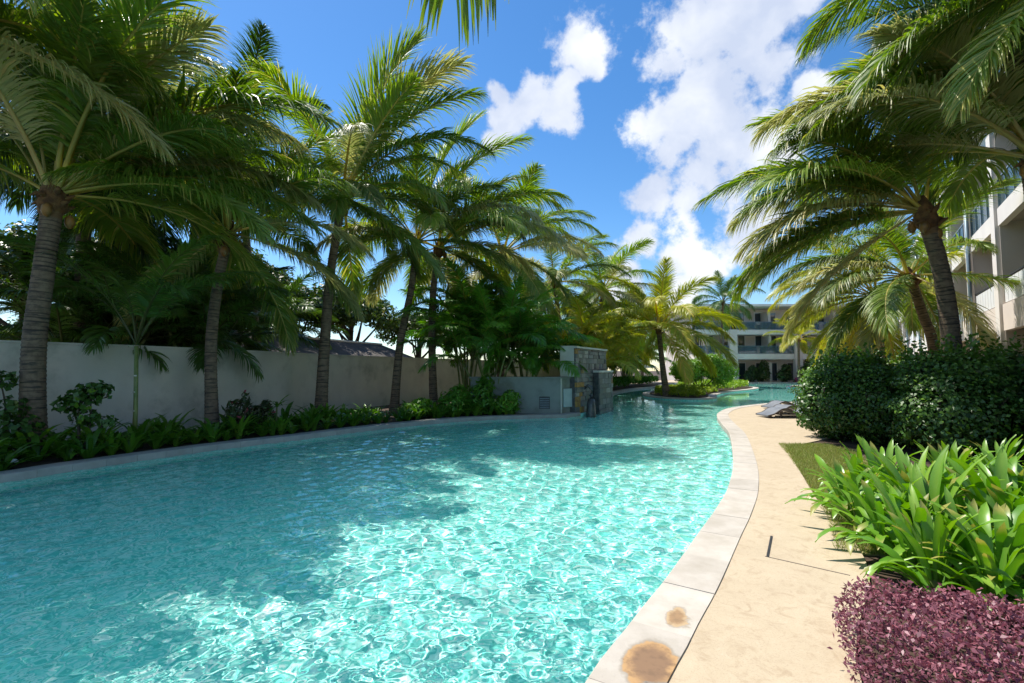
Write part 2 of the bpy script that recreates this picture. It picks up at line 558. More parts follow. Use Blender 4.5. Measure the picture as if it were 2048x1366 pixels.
l.new(t.outputs[0], b.inputs['Height']); l.new(b.outputs[0], p.inputs['Normal'])
M['cladding'] = m
M['ochre'] = plain('ochre_stone', (.42, .25, .06), (.25, .14, .05), 7, .7, .6, 20)
M['wet_stone'] = plain('wet_dark_stone', (.05, .06, .06), (.09, .10, .095), 6, .25, .5, 20)
M['blue_tile'] = plain('pale_blue_panel', (.38, .50, .50), (.32, .44, .45), 5, .35)

# ------------------------------------------------------------ pool outline (plan)
WZ = -0.12
right_edge = [(1200, 1318), (1244, 1265), (1283, 1214), (1337, 1148), (1399, 1061), (1432, 1016), (1457, 970), (1466, 920), (1459, 868),
              (1444, 848), (1434, 833), (1438, 824), (1463, 815), (1526, 807), (1590, 803)]
re = [Vector((-2.6, -2.5, 0)), Vector((-1.0, .55, 0)), Vector((-.28, 1.62, 0)), Vector((.12, 2.2, 0))] + [P(x, y) for x, y in right_edge]
re += [Vector(p) for p in ((19.5, 28.6, 0), (25, 33.5, 0), (29, 39.5, 0), (28.2, 43.5, 0), (26.2, 45.5, 0), (27.6, 48.5, 0), (33, 54, 0), (36.5, 59, 0), (35, 62.3, 0),
                           (29, 62.6, 0), (22, 61, 0), (17.5, 55, 0), (14.2, 47.5, 0), (10.0, 41, 0), (7.3, 35, 0), (5.6, 29, 0), (4.85, 24.5, 0), (4.3, 21.9, 0))]
left_px = [(1160, 832), (1137, 836), (1114, 836), (1040, 838), (960, 841), (853, 849), (720, 864), (600, 880), (466, 896), (349, 912), (233, 929), (116, 947), (0, 966)]
le = [P(x, y, WZ) for x, y in left_px]
le[0] = Vector((2.62, 18.6, 0)); le[1] = Vector((2.10, 17.9, 0))
for q in le: q.z = 0
le += [Vector((-9.2, 6.0, 0)), Vector((-11, 2.5, 0)), Vector((-11.5, -2.5, 0))]
rcurve = catmull(re, 6)
lcurve = catmull(le, 6)
outline = rcurve + lcurve       # closed CCW

gxy = [(-300, -120), (300, -120), (300, 500), (-300, 500)]


def inside(poly, x, y):
    c = False; n = len(poly); j = n - 1
    for i in range(n):
        a, b = poly[i], poly[j]
        if ((a.y > y) != (b.y > y)) and (x < (b.x - a.x) * (y - a.y) / (b.y - a.y) + a.x): c = not c
        j = i
    return c


wall_line = offset(outline, 0.02, True)
pv = [Vector(p) for p in gxy] + [Vector((p.x, p.y)) for p in wall_line]
no = len(wall_line)
edges = [(0, 1), (1, 2), (2, 3), (3, 0)] + [(4 + i, 4 + (i + 1) % no) for i in range(no)]
res = delaunay_2d_cdt(pv, edges, [], 0, 1e-5)
vv = res[0]
gt = []; ft = []
for f in res[2]:
    cx = sum(vv[i].x for i in f) / 3; cy = sum(vv[i].y for i in f) / 3
    (ft if inside(wall_line, cx, cy) else gt).append(tuple(f))
me = bpy.data.meshes.new('ground'); me.from_pydata([(p.x, p.y, -.03) for p in vv], [], gt); me.update()
tag(link('ground', me, None, M['soil']), 'dark brown planting soil around the pool', kind='structure')
FZ = -0.92
me = bpy.data.meshes.new('pool_floor')
nv = len(vv)
fv = [(p.x, p.y, FZ) for p in vv] + [(p.x, p.y, FZ) for p in wall_line] + [(p.x, p.y, -.03) for p in wall_line]
ff = list(ft) + [(nv + (i + 1) % no, nv + i, nv + no + i, nv + no + (i + 1) % no) for i in range(no)]
me.from_pydata(fv, [], ff); me.update()
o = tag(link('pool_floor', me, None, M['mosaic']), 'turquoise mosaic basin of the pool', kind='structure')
o.cycles.is_caustics_receiver = True

# ---- water surface: real ripples, finer near the camera
rng = np.random.RandomState(3)
NC, NR = 620, 880
Y0, Y1 = 2.0, 66.0
Yr = Y0 * np.exp(np.linspace(0, math.log(Y1 / Y0), NR))
U = np.linspace(-1.22, 1.22, NC)
X = Yr[:, None] * U[None, :]
YY = np.repeat(Yr[:, None], NC, 1)
Z = np.zeros_like(X)
sp = YY * max(math.log(Y1 / Y0) / NR, 2.44 / NC)
for i in range(90):
    lam = .055 * (9.0 ** rng.rand() ** 1.3)
    a_ = rng.rand() * 6.283
    kx, ky = math.cos(a_) * 6.283 / lam, math.sin(a_) * 6.283 / lam
    amp = .0028 * lam * (1.0 if lam < .35 else .65)
    Z += amp * np.clip((lam / sp - 3) / 3, 0, 1) * (1 + (YY / 14 if lam > .28 else 0)) * np.sin(kx * X + ky * YY + rng.rand() * 6.283)
wvv = np.stack([X, YY, Z + WZ], -1).reshape(-1, 3)
idx = np.arange(NC * NR).reshape(NR, NC)
q = np.stack([idx[:-1, :-1], idx[:-1, 1:], idx[1:, 1:], idx[1:, :-1]], -1).reshape(-1, 4)
nb = len(wvv)
# still water behind and beside the rippled sheet
ex = np.array([(-13, -4, WZ), (13, -4, WZ), (U[-1] * Y0, Y0, WZ), (U[0] * Y0, Y0, WZ), (-13, 13 / 1.22, WZ)])
wvv = np.concatenate([wvv, ex])
q2 = np.array([(nb, nb + 1, nb + 2, nb + 3)])
q3 = np.array([(nb, nb + 3, nb + 4)])
me = npmesh('water', wvv, [q, q2, q3], True)
o = tag(link('water', me, None, M['water']), 'rippled turquoise pool water', kind='structure')
o.cycles.is_caustics_caster = True


# ---- coping stones
def coping(curve, lens, name, label, m, width=.38, first=0):
    root = thing(name, (0, 0, 0), 0, label, kind='structure')
    pts = resample(curve, .05)
    i = first; rnd = random.Random(len(pts))
    while i < len(pts) - 3:
        y = pts[i].y
        ln = lens(y)
        k = max(2, int(ln / .05))
        j = min(i + k, len(pts) - 1)
        stp = max(1, (j - i) // 3)
        ids = list(range(i, j, stp)) + [j]
        seg = [pts[s] for s in ids]
        a = [p.copy() for p in seg]
        a[0] = a[0].lerp(pts[i + 1], .06); a[-1] = a[-1].lerp(pts[j - 1] if stp == 1 else a[-2], .06 if stp == 1 else .06 / stp)
        ou = offset(a, width)
        dz = rnd.uniform(0, .004)
        mb = MB()
        nseg = len(a)
        vs = [(p.x, p.y, -.15) for p in a] + [(p.x, p.y, -.15) for p in ou]
        # softly rounded nose: lower the very edge
        ed = offset(a, .012)
        vs += [(p.x, p.y, dz - .008) for p in a] + [(p.x, p.y, dz + .003) for p in ed] + [(p.x, p.y, dz + .003) for p in ou]
        fs = []
        for s in range(nseg - 1):
            A, O, N, E_, T = s, nseg + s, 2 * nseg + s, 3 * nseg + s, 4 * nseg + s
            fs += [(A, A + 1, N + 1, N), (N, N + 1, E_ + 1, E_), (E_, E_ + 1, T + 1, T), (T, T + 1, O + 1, O)]
        for s in (0, nseg - 1):
            f = (s, 2 * nseg + s, 3 * nseg + s, 4 * nseg + s, nseg + s)
            fs.append(f if s == 0 else f[::-1])
        mb.add(vs, fs)
        mb.build('coping_stone', m, root)
        i = j
    # mortar bed showing in the joints
    ptb = resample(curve, .3)
    a = offset(ptb, .02); b_ = offset(ptb, width - .004)
    mb = MB(); k = len(a)
    vs = [(p.x, p.y, -.007) for p in a] + [(p.x, p.y, -.007) for p in b_] + [(p.x, p.y, -.14) for p in a]
    mb.add(vs, [(s, s + 1, k + s + 1, k + s) for s in range(k - 1)] + [(2 * k + s, 2 * k + s + 1, s + 1, s) for s in range(k - 1)])
    mb.build('mortar_bed', M['grout'], root)
    return root


coping(rcurve, lambda y: .72 if y < 22 else (1.2 if y < 40 else 2.4), 'pool_coping', 'pale limestone coping along the sunlit side of the pool', M['coping'], first=8)
coping(lcurve, lambda y: .5, 'pool_coping', 'coping in a shade-darkened grey along the planted side of the pool', M['coping_shade'])

# ---- deck path
pr = [(1569, 889), (1583, 914), (1597, 937), (1635, 999), (1680, 1045)]
path_r = [P(x, y) for x, y in pr] + [Vector(p) for p in ((2.95, 4.1, 0), (2.1, 3.05, 0), (1.75, 2.4, 0), (1.45, 1.2, 0), (1.3, -2.5, 0))]
path_r = catmull(path_r, 5)
outer = offset(rcurve, .36)
cut = next(i for i, p in enumerate(outer) if p.y > 40)
poly = [Vector((p.x, p.y)) for p in outer[:cut]] + [Vector((34, 36)), Vector((34, 25)), Vector((14, 15.5)), Vector((8.2, 12.2)), Vector((6.5, 10.9))] + [Vector((p.x, p.y)) for p in path_r]
res = delaunay_2d_cdt(poly, [(i, (i + 1) % len(poly)) for i in range(len(poly))], [], 1, 1e-5)
pz = -.004
bm_v = [(p.x, p.y, pz) for p in res[0]] + [(p.x, p.y, -.06) for p in poly]
nn = len(res[0]); npo = len(poly)
bm_v += [(p.x, p.y, pz) for p in poly]
ffs = [tuple(f) for f in res[2]] + [(nn + i, nn + (i + 1) % npo, nn + npo + (i + 1) % npo, nn + npo + i) for i in range(npo)]
me = bpy.data.meshes.new('path'); me.from_pydata(bm_v, [], ffs); me.update()
tag(link('path', me, None, M['deck']), 'beige washed concrete poolside path', kind='structure')
# far shore paving in front of the far building
mb = MB(); mb.prism([(20, 61.4), (22, 61.7), (29, 63.3), (36, 63), (60, 60), (60, 72), (10, 72), (14, 56)][:8], -.02, .012)
tag(mb.build('pavement', M['deck']), 'beige paving in front of the far building', kind='structure')
mb = MB(); mb.prism([(26.6, 45.3), (29, 43.2), (30, 39), (40, 40), (40, 56), (34, 54.5), (28.2, 48.3)], -.02, .008)
tag(mb.build('pavement', M['deck']), 'beige paving on the far bank beyond the hedge', kind='structure')


# thin L-shaped slot in the path
def strip(mb, a, b_, wd, z):
    d = (b_ - a).normalized(); s_ = Vector((-d.y, d.x, 0)) * wd / 2
    mb.add([(p.x, p.y, z) for p in (a - s_, a + s_, b_ + s_, b_ - s_)], [(3, 2, 1, 0)])


ca, cb, cc = P(1535, 1113), P(1543, 1072), P(1700, 1150)
sg = thing('joint_strip', (0, 0, 0), 0, 'thin dark L-shaped joint strip cut into the beige path', 'joint strip')
mb = MB(); d = (cb - ca).normalized(); s_ = Vector((-d.y, d.x, 0)) * .010
mb.prism([ca - s_, ca + s_, cb + s_, cb - s_][::-1], pz - .01, pz + .006)
mb.build('metal_edge', M['dark_metal'], sg)
mb = MB(); d = (cc - ca).normalized(); s_ = Vector((-d.y, d.x, 0)) * .005
mb.prism([ca - s_ - d * .02, ca + s_ - d * .02, cc + s_, cc - s_][::-1], pz - .01, pz + .003)
mb.build('sawn_joint', M['joint'], sg)

# ------------------------------------------------------------ leaf makers
def leaf_quads(pts, dirs, nrm, ln, wd, fold=.15, tone=None):
    """kite leaves; all args arrays; returns verts, faces, tone"""
    d = dirs / np.linalg.norm(dirs, axis=1, keepdims=True)
    s = np.cross(nrm, d); s /= np.linalg.norm(s, axis=1, keepdims=True) + 1e-9
    nn_ = np.cross(d, s)
    ln = np.asarray(ln).reshape(-1, 1); wd = np.asarray(wd).reshape(-1, 1)
    v0 = pts - d * ln * .5
    v1 = pts + s * wd * .5 + nn_ * wd * fold
    v2 = pts + d * ln * .5 - nn_ * ln * .12
    v3 = pts - s * wd * .5 + nn_ * wd * fold
    v = np.stack([v0, v1, v2, v3], 1).reshape(-1, 3)
    k = len(pts)
    f = np.arange(k * 4).reshape(k, 4)
    t = np.repeat(tone if tone is not None else np.full(k, .5), 4)
    return v, f, t


def blob_leaves(ells, n, ln, wd, seed, up=.4, shell=.55, tone_fn=None, clump=0.0):
    r = np.random.RandomState(seed)
    E_ = np.array(ells, float)          # cx cy cz rx ry rz
    vol = E_[:, 3] * E_[:, 4] + E_[:, 4] * E_[:, 5] + E_[:, 3] * E_[:, 5]
    ch = r.choice(len(E_), n, p=vol / vol.sum())
    d = r.randn(n, 3); d /= np.linalg.norm(d, axis=1, keepdims=True)
    rad = shell + (1 - shell) * r.rand(n) ** .5
    lump = 1 + .10 * np.sin(d[:, 0] * 7 + ch) * np.sin(d[:, 1] * 6 + 2 * ch) + .08 * np.sin(d[:, 2] * 11 + ch * 3)
    p = E_[ch, :3] + d * E_[ch, 3:] * (rad * lump)[:, None]
    # drop leaves deep inside other blobs
    keep = np.ones(n, bool)
    for i in range(len(E_)):
        k = ((p - E_[i, :3]) / E_[i, 3:]); kk = (k ** 2).sum(1)
        keep &= ~((kk < (shell * .85) ** 2) & (ch != i))
    p, d, rad = p[keep], d[keep], rad[keep]
    k = len(p)
    nr = d + r.randn(k, 3) * .55; nr[:, 2] += up
    nr /= np.linalg.norm(nr, axis=1, keepdims=True)
    dr = r.randn(k, 3) + d * .5; dr[:, 2] -= .2
    dr -= nr * (dr * nr).sum(1, keepdims=True)
    L = ln * r.uniform(.6, 1.25, k); W = wd * r.uniform(.7, 1.2, k)
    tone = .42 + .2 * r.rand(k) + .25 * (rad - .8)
    tone = tone + .5 * (r.rand(k) < .12) * (rad > .88)
    tone = np.where(r.rand(k) < .03, .05, tone)
    if tone_fn is not None: tone = tone_fn(p, tone, r)
    return leaf_quads(p, dr, nr, L, W, tone=np.clip(tone, 0, 1))


# ---------- palm frond
def frond_mesh(name, L=4.3, elev=40, droop=85, seed=0, pairs=92, lmax=.95, wd=.047, hang=1.0, side_bend=0.0, roll=0.0, petiole=.2, yellow=0.0, thick=.05):
    r = np.random.RandomState(seed)
    N = 30
    s = np.linspace(0, 1, N)
    el = np.radians(elev - droop * s ** 1.5)
    az = np.radians(side_bend * s ** 1.5)
    T = np.stack([np.cos(el) * np.cos(az), np.cos(el) * np.sin(az), np.sin(el)], 1)
    pts = np.concatenate([[(0, 0, 0)], np.cumsum((T[:-1] + T[1:]) / 2 * (L / (N - 1)), 0)])
    S = np.stack([-np.sin(az), np.cos(az), np.zeros(N)], 1)
    Uv = np.cross(T, S)
    rl = np.radians(roll * s)
    S, Uv = S * np.cos(rl)[:, None] + Uv * np.sin(rl)[:, None], Uv * np.cos(rl)[:, None] - S * np.sin(rl)[:, None]
    V = []; Q = []; T3 = []; tone = []
    # rachis: flat 4-sided tube
    rr = thick * (1 - s) ** .8 + .006
    for i in range(0, N):
        for (a, b) in ((1, .0), (0, .55), (-1, 0), (0, -.55)):
            V.append(pts[i] + S[i] * a * rr[i] + Uv[i] * b * rr[i])
            tone.append(.04 if i % 1 == 0 else .1)
    rq = []
    for i in range(N - 1):
        for k in range(4):
            rq.append((i * 4 + k, (i + 1) * 4 + k, (i + 1) * 4 + (k + 1) % 4, i * 4 + (k + 1) % 4))
    V = np.array(V); tone = np.array(tone)
    # leaflets
    u = (np.arange(pairs) + .5) / pairs
    ss = petiole + (1 - petiole) * u ** .95
    allv = [V]; allq = [np.array(rq)]; allt = [tone]; base = len(V)
    for sd in (-1, 1):
        k = pairs
        sj = np.clip(ss + r.randn(k) * .002, 0, .999)
        fi = sj * (N - 1); i0 = fi.astype(int); fr = (fi - i0)[:, None]
        p0 = pts[i0] * (1 - fr) + pts[np.minimum(i0 + 1, N - 1)] * fr
        t_ = T[i0]; s_ = S[i0]; u_ = Uv[i0]
        ang = np.radians(28 + 42 * u + r.randn(k) * 5)[:, None]
        up = (.35 - .25 * u + r.randn(k) * .10)[:, None]
        d = s_ * sd * np.cos(ang) + t_ * np.sin(ang) + u_ * up
        d /= np.linalg.norm(d, axis=1, keepdims=True)
        ll = lmax * np.clip(np.sin(math.pi * (.13 + .80 * u)), 0, 1) ** .7 * r.uniform(.86, 1.08, k)
        miss = r.rand(k) < .03
        ll = np.where(miss, ll * .3, ll)
        hg = hang * (.35 + .5 * r.rand(k)) 
        wv = t_ - d * (t_ * d).sum(1, keepdims=True)
        wv /= np.linalg.norm(wv, axis=1, keepdims=True) + 1e-9
        # twist blades a little
        nb_ = np.cross(d, wv); tw = (r.randn(k) * .35)[:, None]
        wv = wv * np.cos(tw) + nb_ * np.sin(tw)
        segs = 4; cur = p0.copy(); dd = d.copy(); rows = []
        wds = (.55, 1.0, .85, .5, .06)
        for g in range(segs + 1):
            w_ = wd * wds[g] * .5 * (.75 + .5 * ll / lmax)
            rows.append((cur - wv * w_[:, None], cur + wv * w_[:, None]))
            dd = dd + np.array([0, 0, -1.0]) * (hg * .30 * (g + .6))[:, None] * .95
            dd /= np.linalg.norm(dd, axis=1, keepdims=True)
            cur = cur + dd * (ll / segs)[:, None]
        vv_ = np.stack([x for row in rows for x in row], 1)     # k, 2*(segs+1), 3
        nvv = 2 * (segs + 1)
        allv.append(vv_.reshape(-1, 3))
        bi = base + np.arange(k)[:, None] * nvv
        for g in range(segs):
            allq.append(np.concatenate([bi + 2 * g, bi + 2 * g + 1, bi + 2 * g + 3, bi + 2 * g + 2], 1))
        tn = .36 + .3 * r.rand(k) + .12 * (1 - u)
        tn = np.where(r.rand(k) < .06 + yellow, .08 + .2 * r.rand(k), tn)
        tn = np.clip(tn - yellow * .8 * (u > .5), 0.02, 1)
        tt = np.repeat(tn[:, None], nvv, 1)
        tt[:, -4:] -= .08; tt[:, -2:] -= .12
        allt.append(np.clip(tt, 0.02, 1).reshape(-1))
        base += k * nvv
    return npmesh(name, np.concatenate(allv), allq, False, np.concatenate(allt))


LIB = {}


def frond_lib(cls, k, kind='coco'):
    key = (cls, k, kind)
    if key not in LIB:
        sd = hash((cls * 7 + k * 131 + (5 if kind == 'coco' else 77))) & 0xffff
        r = random.Random(sd)
        if kind == 'coco':
            dr = {80: 38, 65: 60, 48: 76, 30: 72, 12: 60, -8: 46, -32: 36, -60: 22}[cls] * r.uniform(.85, 1.2)
            me = frond_mesh('frond', 4.3 * r.uniform(.9, 1.08), cls, dr, sd, 160, 1.12, .033, r.uniform(.8, 1.25) * {80: .3, 65: .6}.get(cls, 1.0),
                            r.uniform(-28, 28), r.uniform(-24, 24), .17, yellow=.0 if cls > 20 else (.10 if k % 2 else .0))
        else:   # areca / bushy
            me = frond_mesh('frond', 2.3 * r.uniform(.9, 1.1), cls, 70 * r.uniform(.8, 1.2), sd, 62, .55, .032, .8, r.uniform(-20, 20), r.uniform(-30, 30), .25, thick=.02)
        LIB[key] = me
    return LIB[key]


for_mat = {}


def with_mat(me, m):
    key = (me.name, m.name)
    if key not in for_mat:
        if len(me.materials) == 0:
            me.materials.append(m); for_mat[key] = me
        elif me.materials[0] == m:
            for_mat[key] = me
        else:
            c = me.copy(); c.materials.clear(); c.materials.append(m); for_mat[key] = c
    return for_mat[key]


def trunk_mesh(mb, pts, r0, r1, swell=.35, ring=.085, seg=14):
    cv = catmull(pts, 14)
    L = sum((b - a).length for a, b in zip(cv[:-1], cv[1:]))
    k = max(10, int(L / ring) * 2)
    cv = resample(cv, L / k)
    rad = []; tn = []
    rnd = random.Random(int(L * 1000))
    for i, p_ in enumerate(cv):
        f = i / (len(cv) - 1)
        r = r0 + (r1 - r0) * min(1, f * 1.3) + swell * r0 * math.exp(-f * L / .35)
        if i % 2: r *= 1.035 + rnd.uniform(-.01, .02)
        else: r *= .985
        rad.append(r); tn.append(.5 if i % 2 else rnd.uniform(.0, .3))
    tn = [t if (i / len(tn)) < .93 else .9 for i, t in enumerate(tn)]
    mb.tube(cv, rad, seg, True, tn)
    return cv


def palm(label, base, crown, scale=1.0, n=22, seed=1, r0=.2, r1=.15, m='frond', wind=None, windk=.5, mids=(), coco=0, group='coconut palms around the pool',
         extra=(), emin=-60, emax=84, name='coconut_palm', kind='coco', skip=None):
    rnd = random.Random(seed)
    base = Vector(base); crown = Vector(crown)
    root = thing(name, base, 0, label, 'palm tree', group)
    loc = crown - base
    pts = [Vector((0, 0, -.05))] + [Vector(q) - base for q in mids] + [loc]
    mb = MB()
    trunk_mesh(mb, pts, r0, r1)
    mb.build('trunk', M['trunk'], root)
    # fibrous crown heart and leaf bases
    mb = MB()
    h = .55 * scale
    up = (pts[-1] - pts[-2]).normalized()
    c0 = loc - up * .25
    mb.tube([c0, c0 + up * .18, c0 + up * .45 * scale, c0 + up * .8 * scale], [r1 * .95, r1 * 1.45, r1 * 1.3, r1 * .5], 12)
    for k in range(9):
        a = k * 2.4; d = Vector((math.cos(a), math.sin(a), .5))
        q0 = c0 + up * rnd.uniform(.0, .3) + d * r1 * .8
        mb.tube([q0, q0 + d * .12 + Vector((0, 0, .05)), q0 + d * .22 + Vector((0, 0, rnd.uniform(-.12, .1)))], [.07, .055, .015], 5)
    mb.build('crown_shaft', M['fibre'], root)
    top = loc + up * .2 * scale
    classes = [80, 65, 48, 30, 12, -8, -32, -60] if kind == 'coco' else [80, 65, 48, 30]
    rnd2 = random.Random(seed + 500)
    for i in range(n):
        f = (i + .5) / n
        e = emax + (emin - emax) * f ** .9 + rnd.uniform(-6, 6)
        cls = min(classes, key=lambda c: abs(c - e))
        az = i * 2.39996 + seed * 1.3 + rnd.uniform(-.25, .25)
        if wind is not None:
            az = az - windk * math.sin(az - wind)
        if skip and skip(az, e): continue
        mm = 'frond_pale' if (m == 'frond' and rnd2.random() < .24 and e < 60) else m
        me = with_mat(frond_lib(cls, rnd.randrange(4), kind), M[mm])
        o = link('frond', me, root)
        o.location = top + Vector((math.cos(az), math.sin(az), -.25 * f)) * r1 * .7
        o.rotation_euler = (rnd.uniform(-.1, .1), -R(e - cls) * .6, az)
        s_ = scale * rnd.uniform(.88, 1.08) * (.82 if e > 74 else 1)
        o.scale = (s_, s_, s_)
    for (az, e, ln, k) in extra:
        cls = min(classes, key=lambda c: abs(c - e))
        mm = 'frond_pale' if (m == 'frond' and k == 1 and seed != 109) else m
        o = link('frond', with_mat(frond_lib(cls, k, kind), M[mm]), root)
        o.location = top; o.rotation_euler = (0, -R(e - cls), R(az)); o.scale = (ln / 4.3,) * 3
    for k in range(coco):
        a = k * 2.1 + seed
        mb = MB()
        sp_ = []
        for (zz, rr_) in ((-.15, .0), (-.12, .06), (-.03, .11), (.07, .10), (.13, .05), (.15, .0)):
            sp_.append((zz, rr_ * .85))
        q0 = top + Vector((math.cos(a) * .26, math.sin(a) * .26, -.32 - .12 * (k % 3)))
        mb.tube([q0 + Vector((0, 0, zz)) for zz, _ in sp_], [max(.004, r_) for _, r_ in sp_], 9)
        mb.build('coconut', M['coconut'], root)
    return root

# ------------------------------------------------------------ boundary wall on the left
WL = [Vector(p) for p in ((-15, 1.5, 0), (-12.4, 6, 0), (-10.5, 9.85, 0), (-9.3, 12.2, 0), (-8.35, 15, 0), (-7.35, 19, 0), (-5.6, 23.5, 0), (-3.0, 29, 0), (1, 36, 0), (5, 44, 0), (9, 52, 0))]
wc = catmull(WL, 5)
wr = thing('garden_wall', (0, 0, 0), 0, 'long curved off-white rendered garden wall behind the shaded planting bed', 'wall')
wb = offset(wc, -.2)
mb = MB()
k = len(wc)
for i in range(k - 1):
    a, b_, c_, d = wc[i], wc[i + 1], wb[i + 1], wb[i]
    mb.add([(p.x, p.y, z) for z in (-.1, 2.2) for p in (a, b_, c_, d)], [(0, 1, 5, 4), (4, 5, 6, 7), (2, 3, 7, 6)])
mb.add([(p.x, p.y, z) for z in (-.1, 2.2) for p in (wc[0], wb[0], wb[-1], wc[-1])], [(0, 1, 5, 4), (2, 3, 7, 6)])
mb.build('wall', M['render_wall'], wr)
mb = MB()
a1 = offset(wc, .02); b1 = offset(wc, -.22)
for i in range(k - 1):
    mb.add([(p.x, p.y, z) for z in (2.203, 2.25) for p in (a1[i], a1[i + 1], b1[i + 1], b1[i])], [(0, 1, 5, 4), (4, 5, 6, 7), (2, 3, 7, 6), (3, 2, 1, 0)])
mb.build('wall_cap', M['render_wall'], wr)

# ------------------------------------------------------------ waterfall feature
fx = thing('pump_house', (0, 0, 0), 0, 'low grey-green rendered pump house wall with dark vent at the pool edge', 'garden wall')
c0 = Vector((1.83, 18.35, 0)); c1 = Vector((2.38, 18.75, 0))
mb = MB(); mb.prism([(-1.6, 18.75), (1.83, 18.35), (2.38, 18.85), (2.3, 20.6), (-1.6, 20.6)], -.05, 1.30)
mb.build('wall', M['green_render'], fx)
mb = MB(); mb.prism([(-1.65, 18.70), (1.84, 18.30), (2.36, 18.80), (2.3, 19.4), (-1.65, 19.2)], 1.303, 1.36)
mb.build('ledge', M['green_render'], fx)
dv = Vector((1.83 + 1.6, -.4, 0)).normalized(); nv_ = Vector((dv.y, -dv.x, 0))
va = PD(1075, 790, 18.45); 
mb = MB(); p0 = c0 - dv * .80
q = [p0, p0 + dv * .40, p0 + dv * .40 + nv_ * .02, p0 + nv_ * .02]
mb.prism(q, .16, .62); vent = mb.build('vent', M['dark_metal'], fx)
for kz in range(6):
    mb = MB(); z0 = .19 + kz * .07
    qq = [p0 + dv * .02 + nv_ * .021, p0 + dv * .38 + nv_ * .021, p0 + dv * .38 + nv_ * .035, p0 + dv * .02 + nv_ * .035]
    mb.prism(qq, z0, z0 + .025); mb.build('slat', M['grey_metal'], vent)
dv2 = (c1 - c0).normalized(); nv2 = Vector((dv2.y, -dv2.x, 0))
mb = MB(); q = [c0 + nv2 * .002, c0 + dv2 * .06 + nv2 * .002, c0 + dv2 * .06 + nv2 * .02, c0 + nv2 * .02]
mb.prism(q, -.03, 1.30); mb.build('corner_trim', M['pale_render'], fx)
mb = MB(); q = [c0 + dv2 * .14 + nv2 * .002, c0 + dv2 * .60 + nv2 * .002, c0 + dv2 * .60 + nv2 * .025, c0 + dv2 * .14 + nv2 * .025]
mb.prism(q, .22, .92); mb.build('blue_panel', M['blue_tile'], fx)
mb = MB(); q = [Vector((1.86, 18.72, 0)), Vector((2.37, 18.585, 0)), Vector((2.62, 19.1, 0)), Vector((2.0, 19.6, 0))]
mb.prism(q, 1.37, 2.56); mb.build('upper_block', M['pale_render'], fx)
# end of the coping corner
wf = thing('waterfall_wall', (0, 0, 0), 0, 'tall dark stone-clad waterfall wall with pale cap standing in the pool edge', 'waterfall')
A = Vector((2.42, 18.60, 0)); B = Vector((4.15, 21.6, 0))
dw = (B - A).normalized(); nw = Vector((dw.y, -dw.x, 0)); LW = (B - A).length
mb = MB(); mb.prism([A - nw * .02, B - nw * .02, B - nw * .55, A - nw * .55], -1.2, 2.46); mb.build('core', M['wet_stone'], wf)
mb = MB(); mb.prism([A + nw * .10 - dw * .03, B + nw * .10 + dw * .05, B - nw * .6 + dw * .05, A - nw * .6 - dw * .03], 2.47, 2.54); mb.build('cap', M['pale_render'], wf)
rnd = random.Random(8)
z = -.20
while z < 2.44:
    h = rnd.uniform(.14, .24); h = min(h, 2.45 - z)
    x = 0
    while x < LW - .02:
        wd_ = min(rnd.uniform(.2, .5), LW - x)
        if LW - x - wd_ < .12: wd_ = LW - x
        pr_ = rnd.uniform(.02, .075)
        mb = MB()
        a = A + dw * (x + .008); b_ = A + dw * (x + wd_ - .008)
        mb.prism([a - nw * .018, a + nw * pr_, b_ + nw * (pr_ + rnd.uniform(-.015, .015)), b_ - nw * .018][::-1], z + .006, z + h - .006)
        och = (x < .55 and (z < 1.0 or z > 1.9 and rnd.random() < .4)) and rnd.random() < .5
        mb.build('stone', M['ochre'] if och else M['cladding'], wf)
        x += wd_
    z += h
# lower wet weir block on the far half
mb = MB()
a = A + dw * 1.75 + nw * .085; b_ = B + nw * .085 + dw * .02
mb.prism([a, a + nw * .22, b_ + nw * .22, b_][::-1], -1.2, 1.52)
weir = mb.build('weir_block', M['wet_stone'], wf)
mb = MB(); mb.prism([a - dw * .03, a + nw * .28 - dw * .03, b_ + nw * .28 + dw * .03, b_ + dw * .03][::-1], 1.523, 1.60); mb.build('ledge', M['pale_render'], weir)
z = -.18
while z < 1.5:
    h = min(rnd.uniform(.16, .26), 1.515 - z); x = 1.75
    while x < LW + .0:
        wd_ = min(rnd.uniform(.22, .5), LW + .02 - x)
        if LW - x - wd_ < .12: wd_ = LW + .02 - x
        a_ = A + dw * (x + .006) + nw * .307; b2 = A + dw * (x + wd_ - .006) + nw * .307; pr_ = rnd.uniform(.015, .06)
        mb = MB(); mb.prism([a_, a_ + nw * pr_, b2 + nw * pr_, b2][::-1], z + .005, z + h - .005)
        mb.build('stone', M['cladding'], weir); x += wd_
    z += h
# dark spout
sp_ = thing('water_spout', A + dw * .75 + nw * .35, 0, 'dark curved stone water spout in front of the waterfall wall', 'fountain')
mb = MB(); mb.tube([(0, 0, -1.2), (0, 0, -.1), (0, 0, .25), (.02, -.02, .5)], [.21, .2, .17, .13], 10); mb.build('base', M['wet_stone'], sp_)
mb = MB(); mb.tube([(.02, -.02, .48), (.0, -.02, .62), (.05, -.05, .78), (.0, -.02, .93), (-.10, .04, 1.0), (-.20, .09, .95), (-.24, .1, .86)], [.11, .08, .07, .075, .07, .05, .03], 9)
mb.build('spout', M['wet_stone'], sp_)

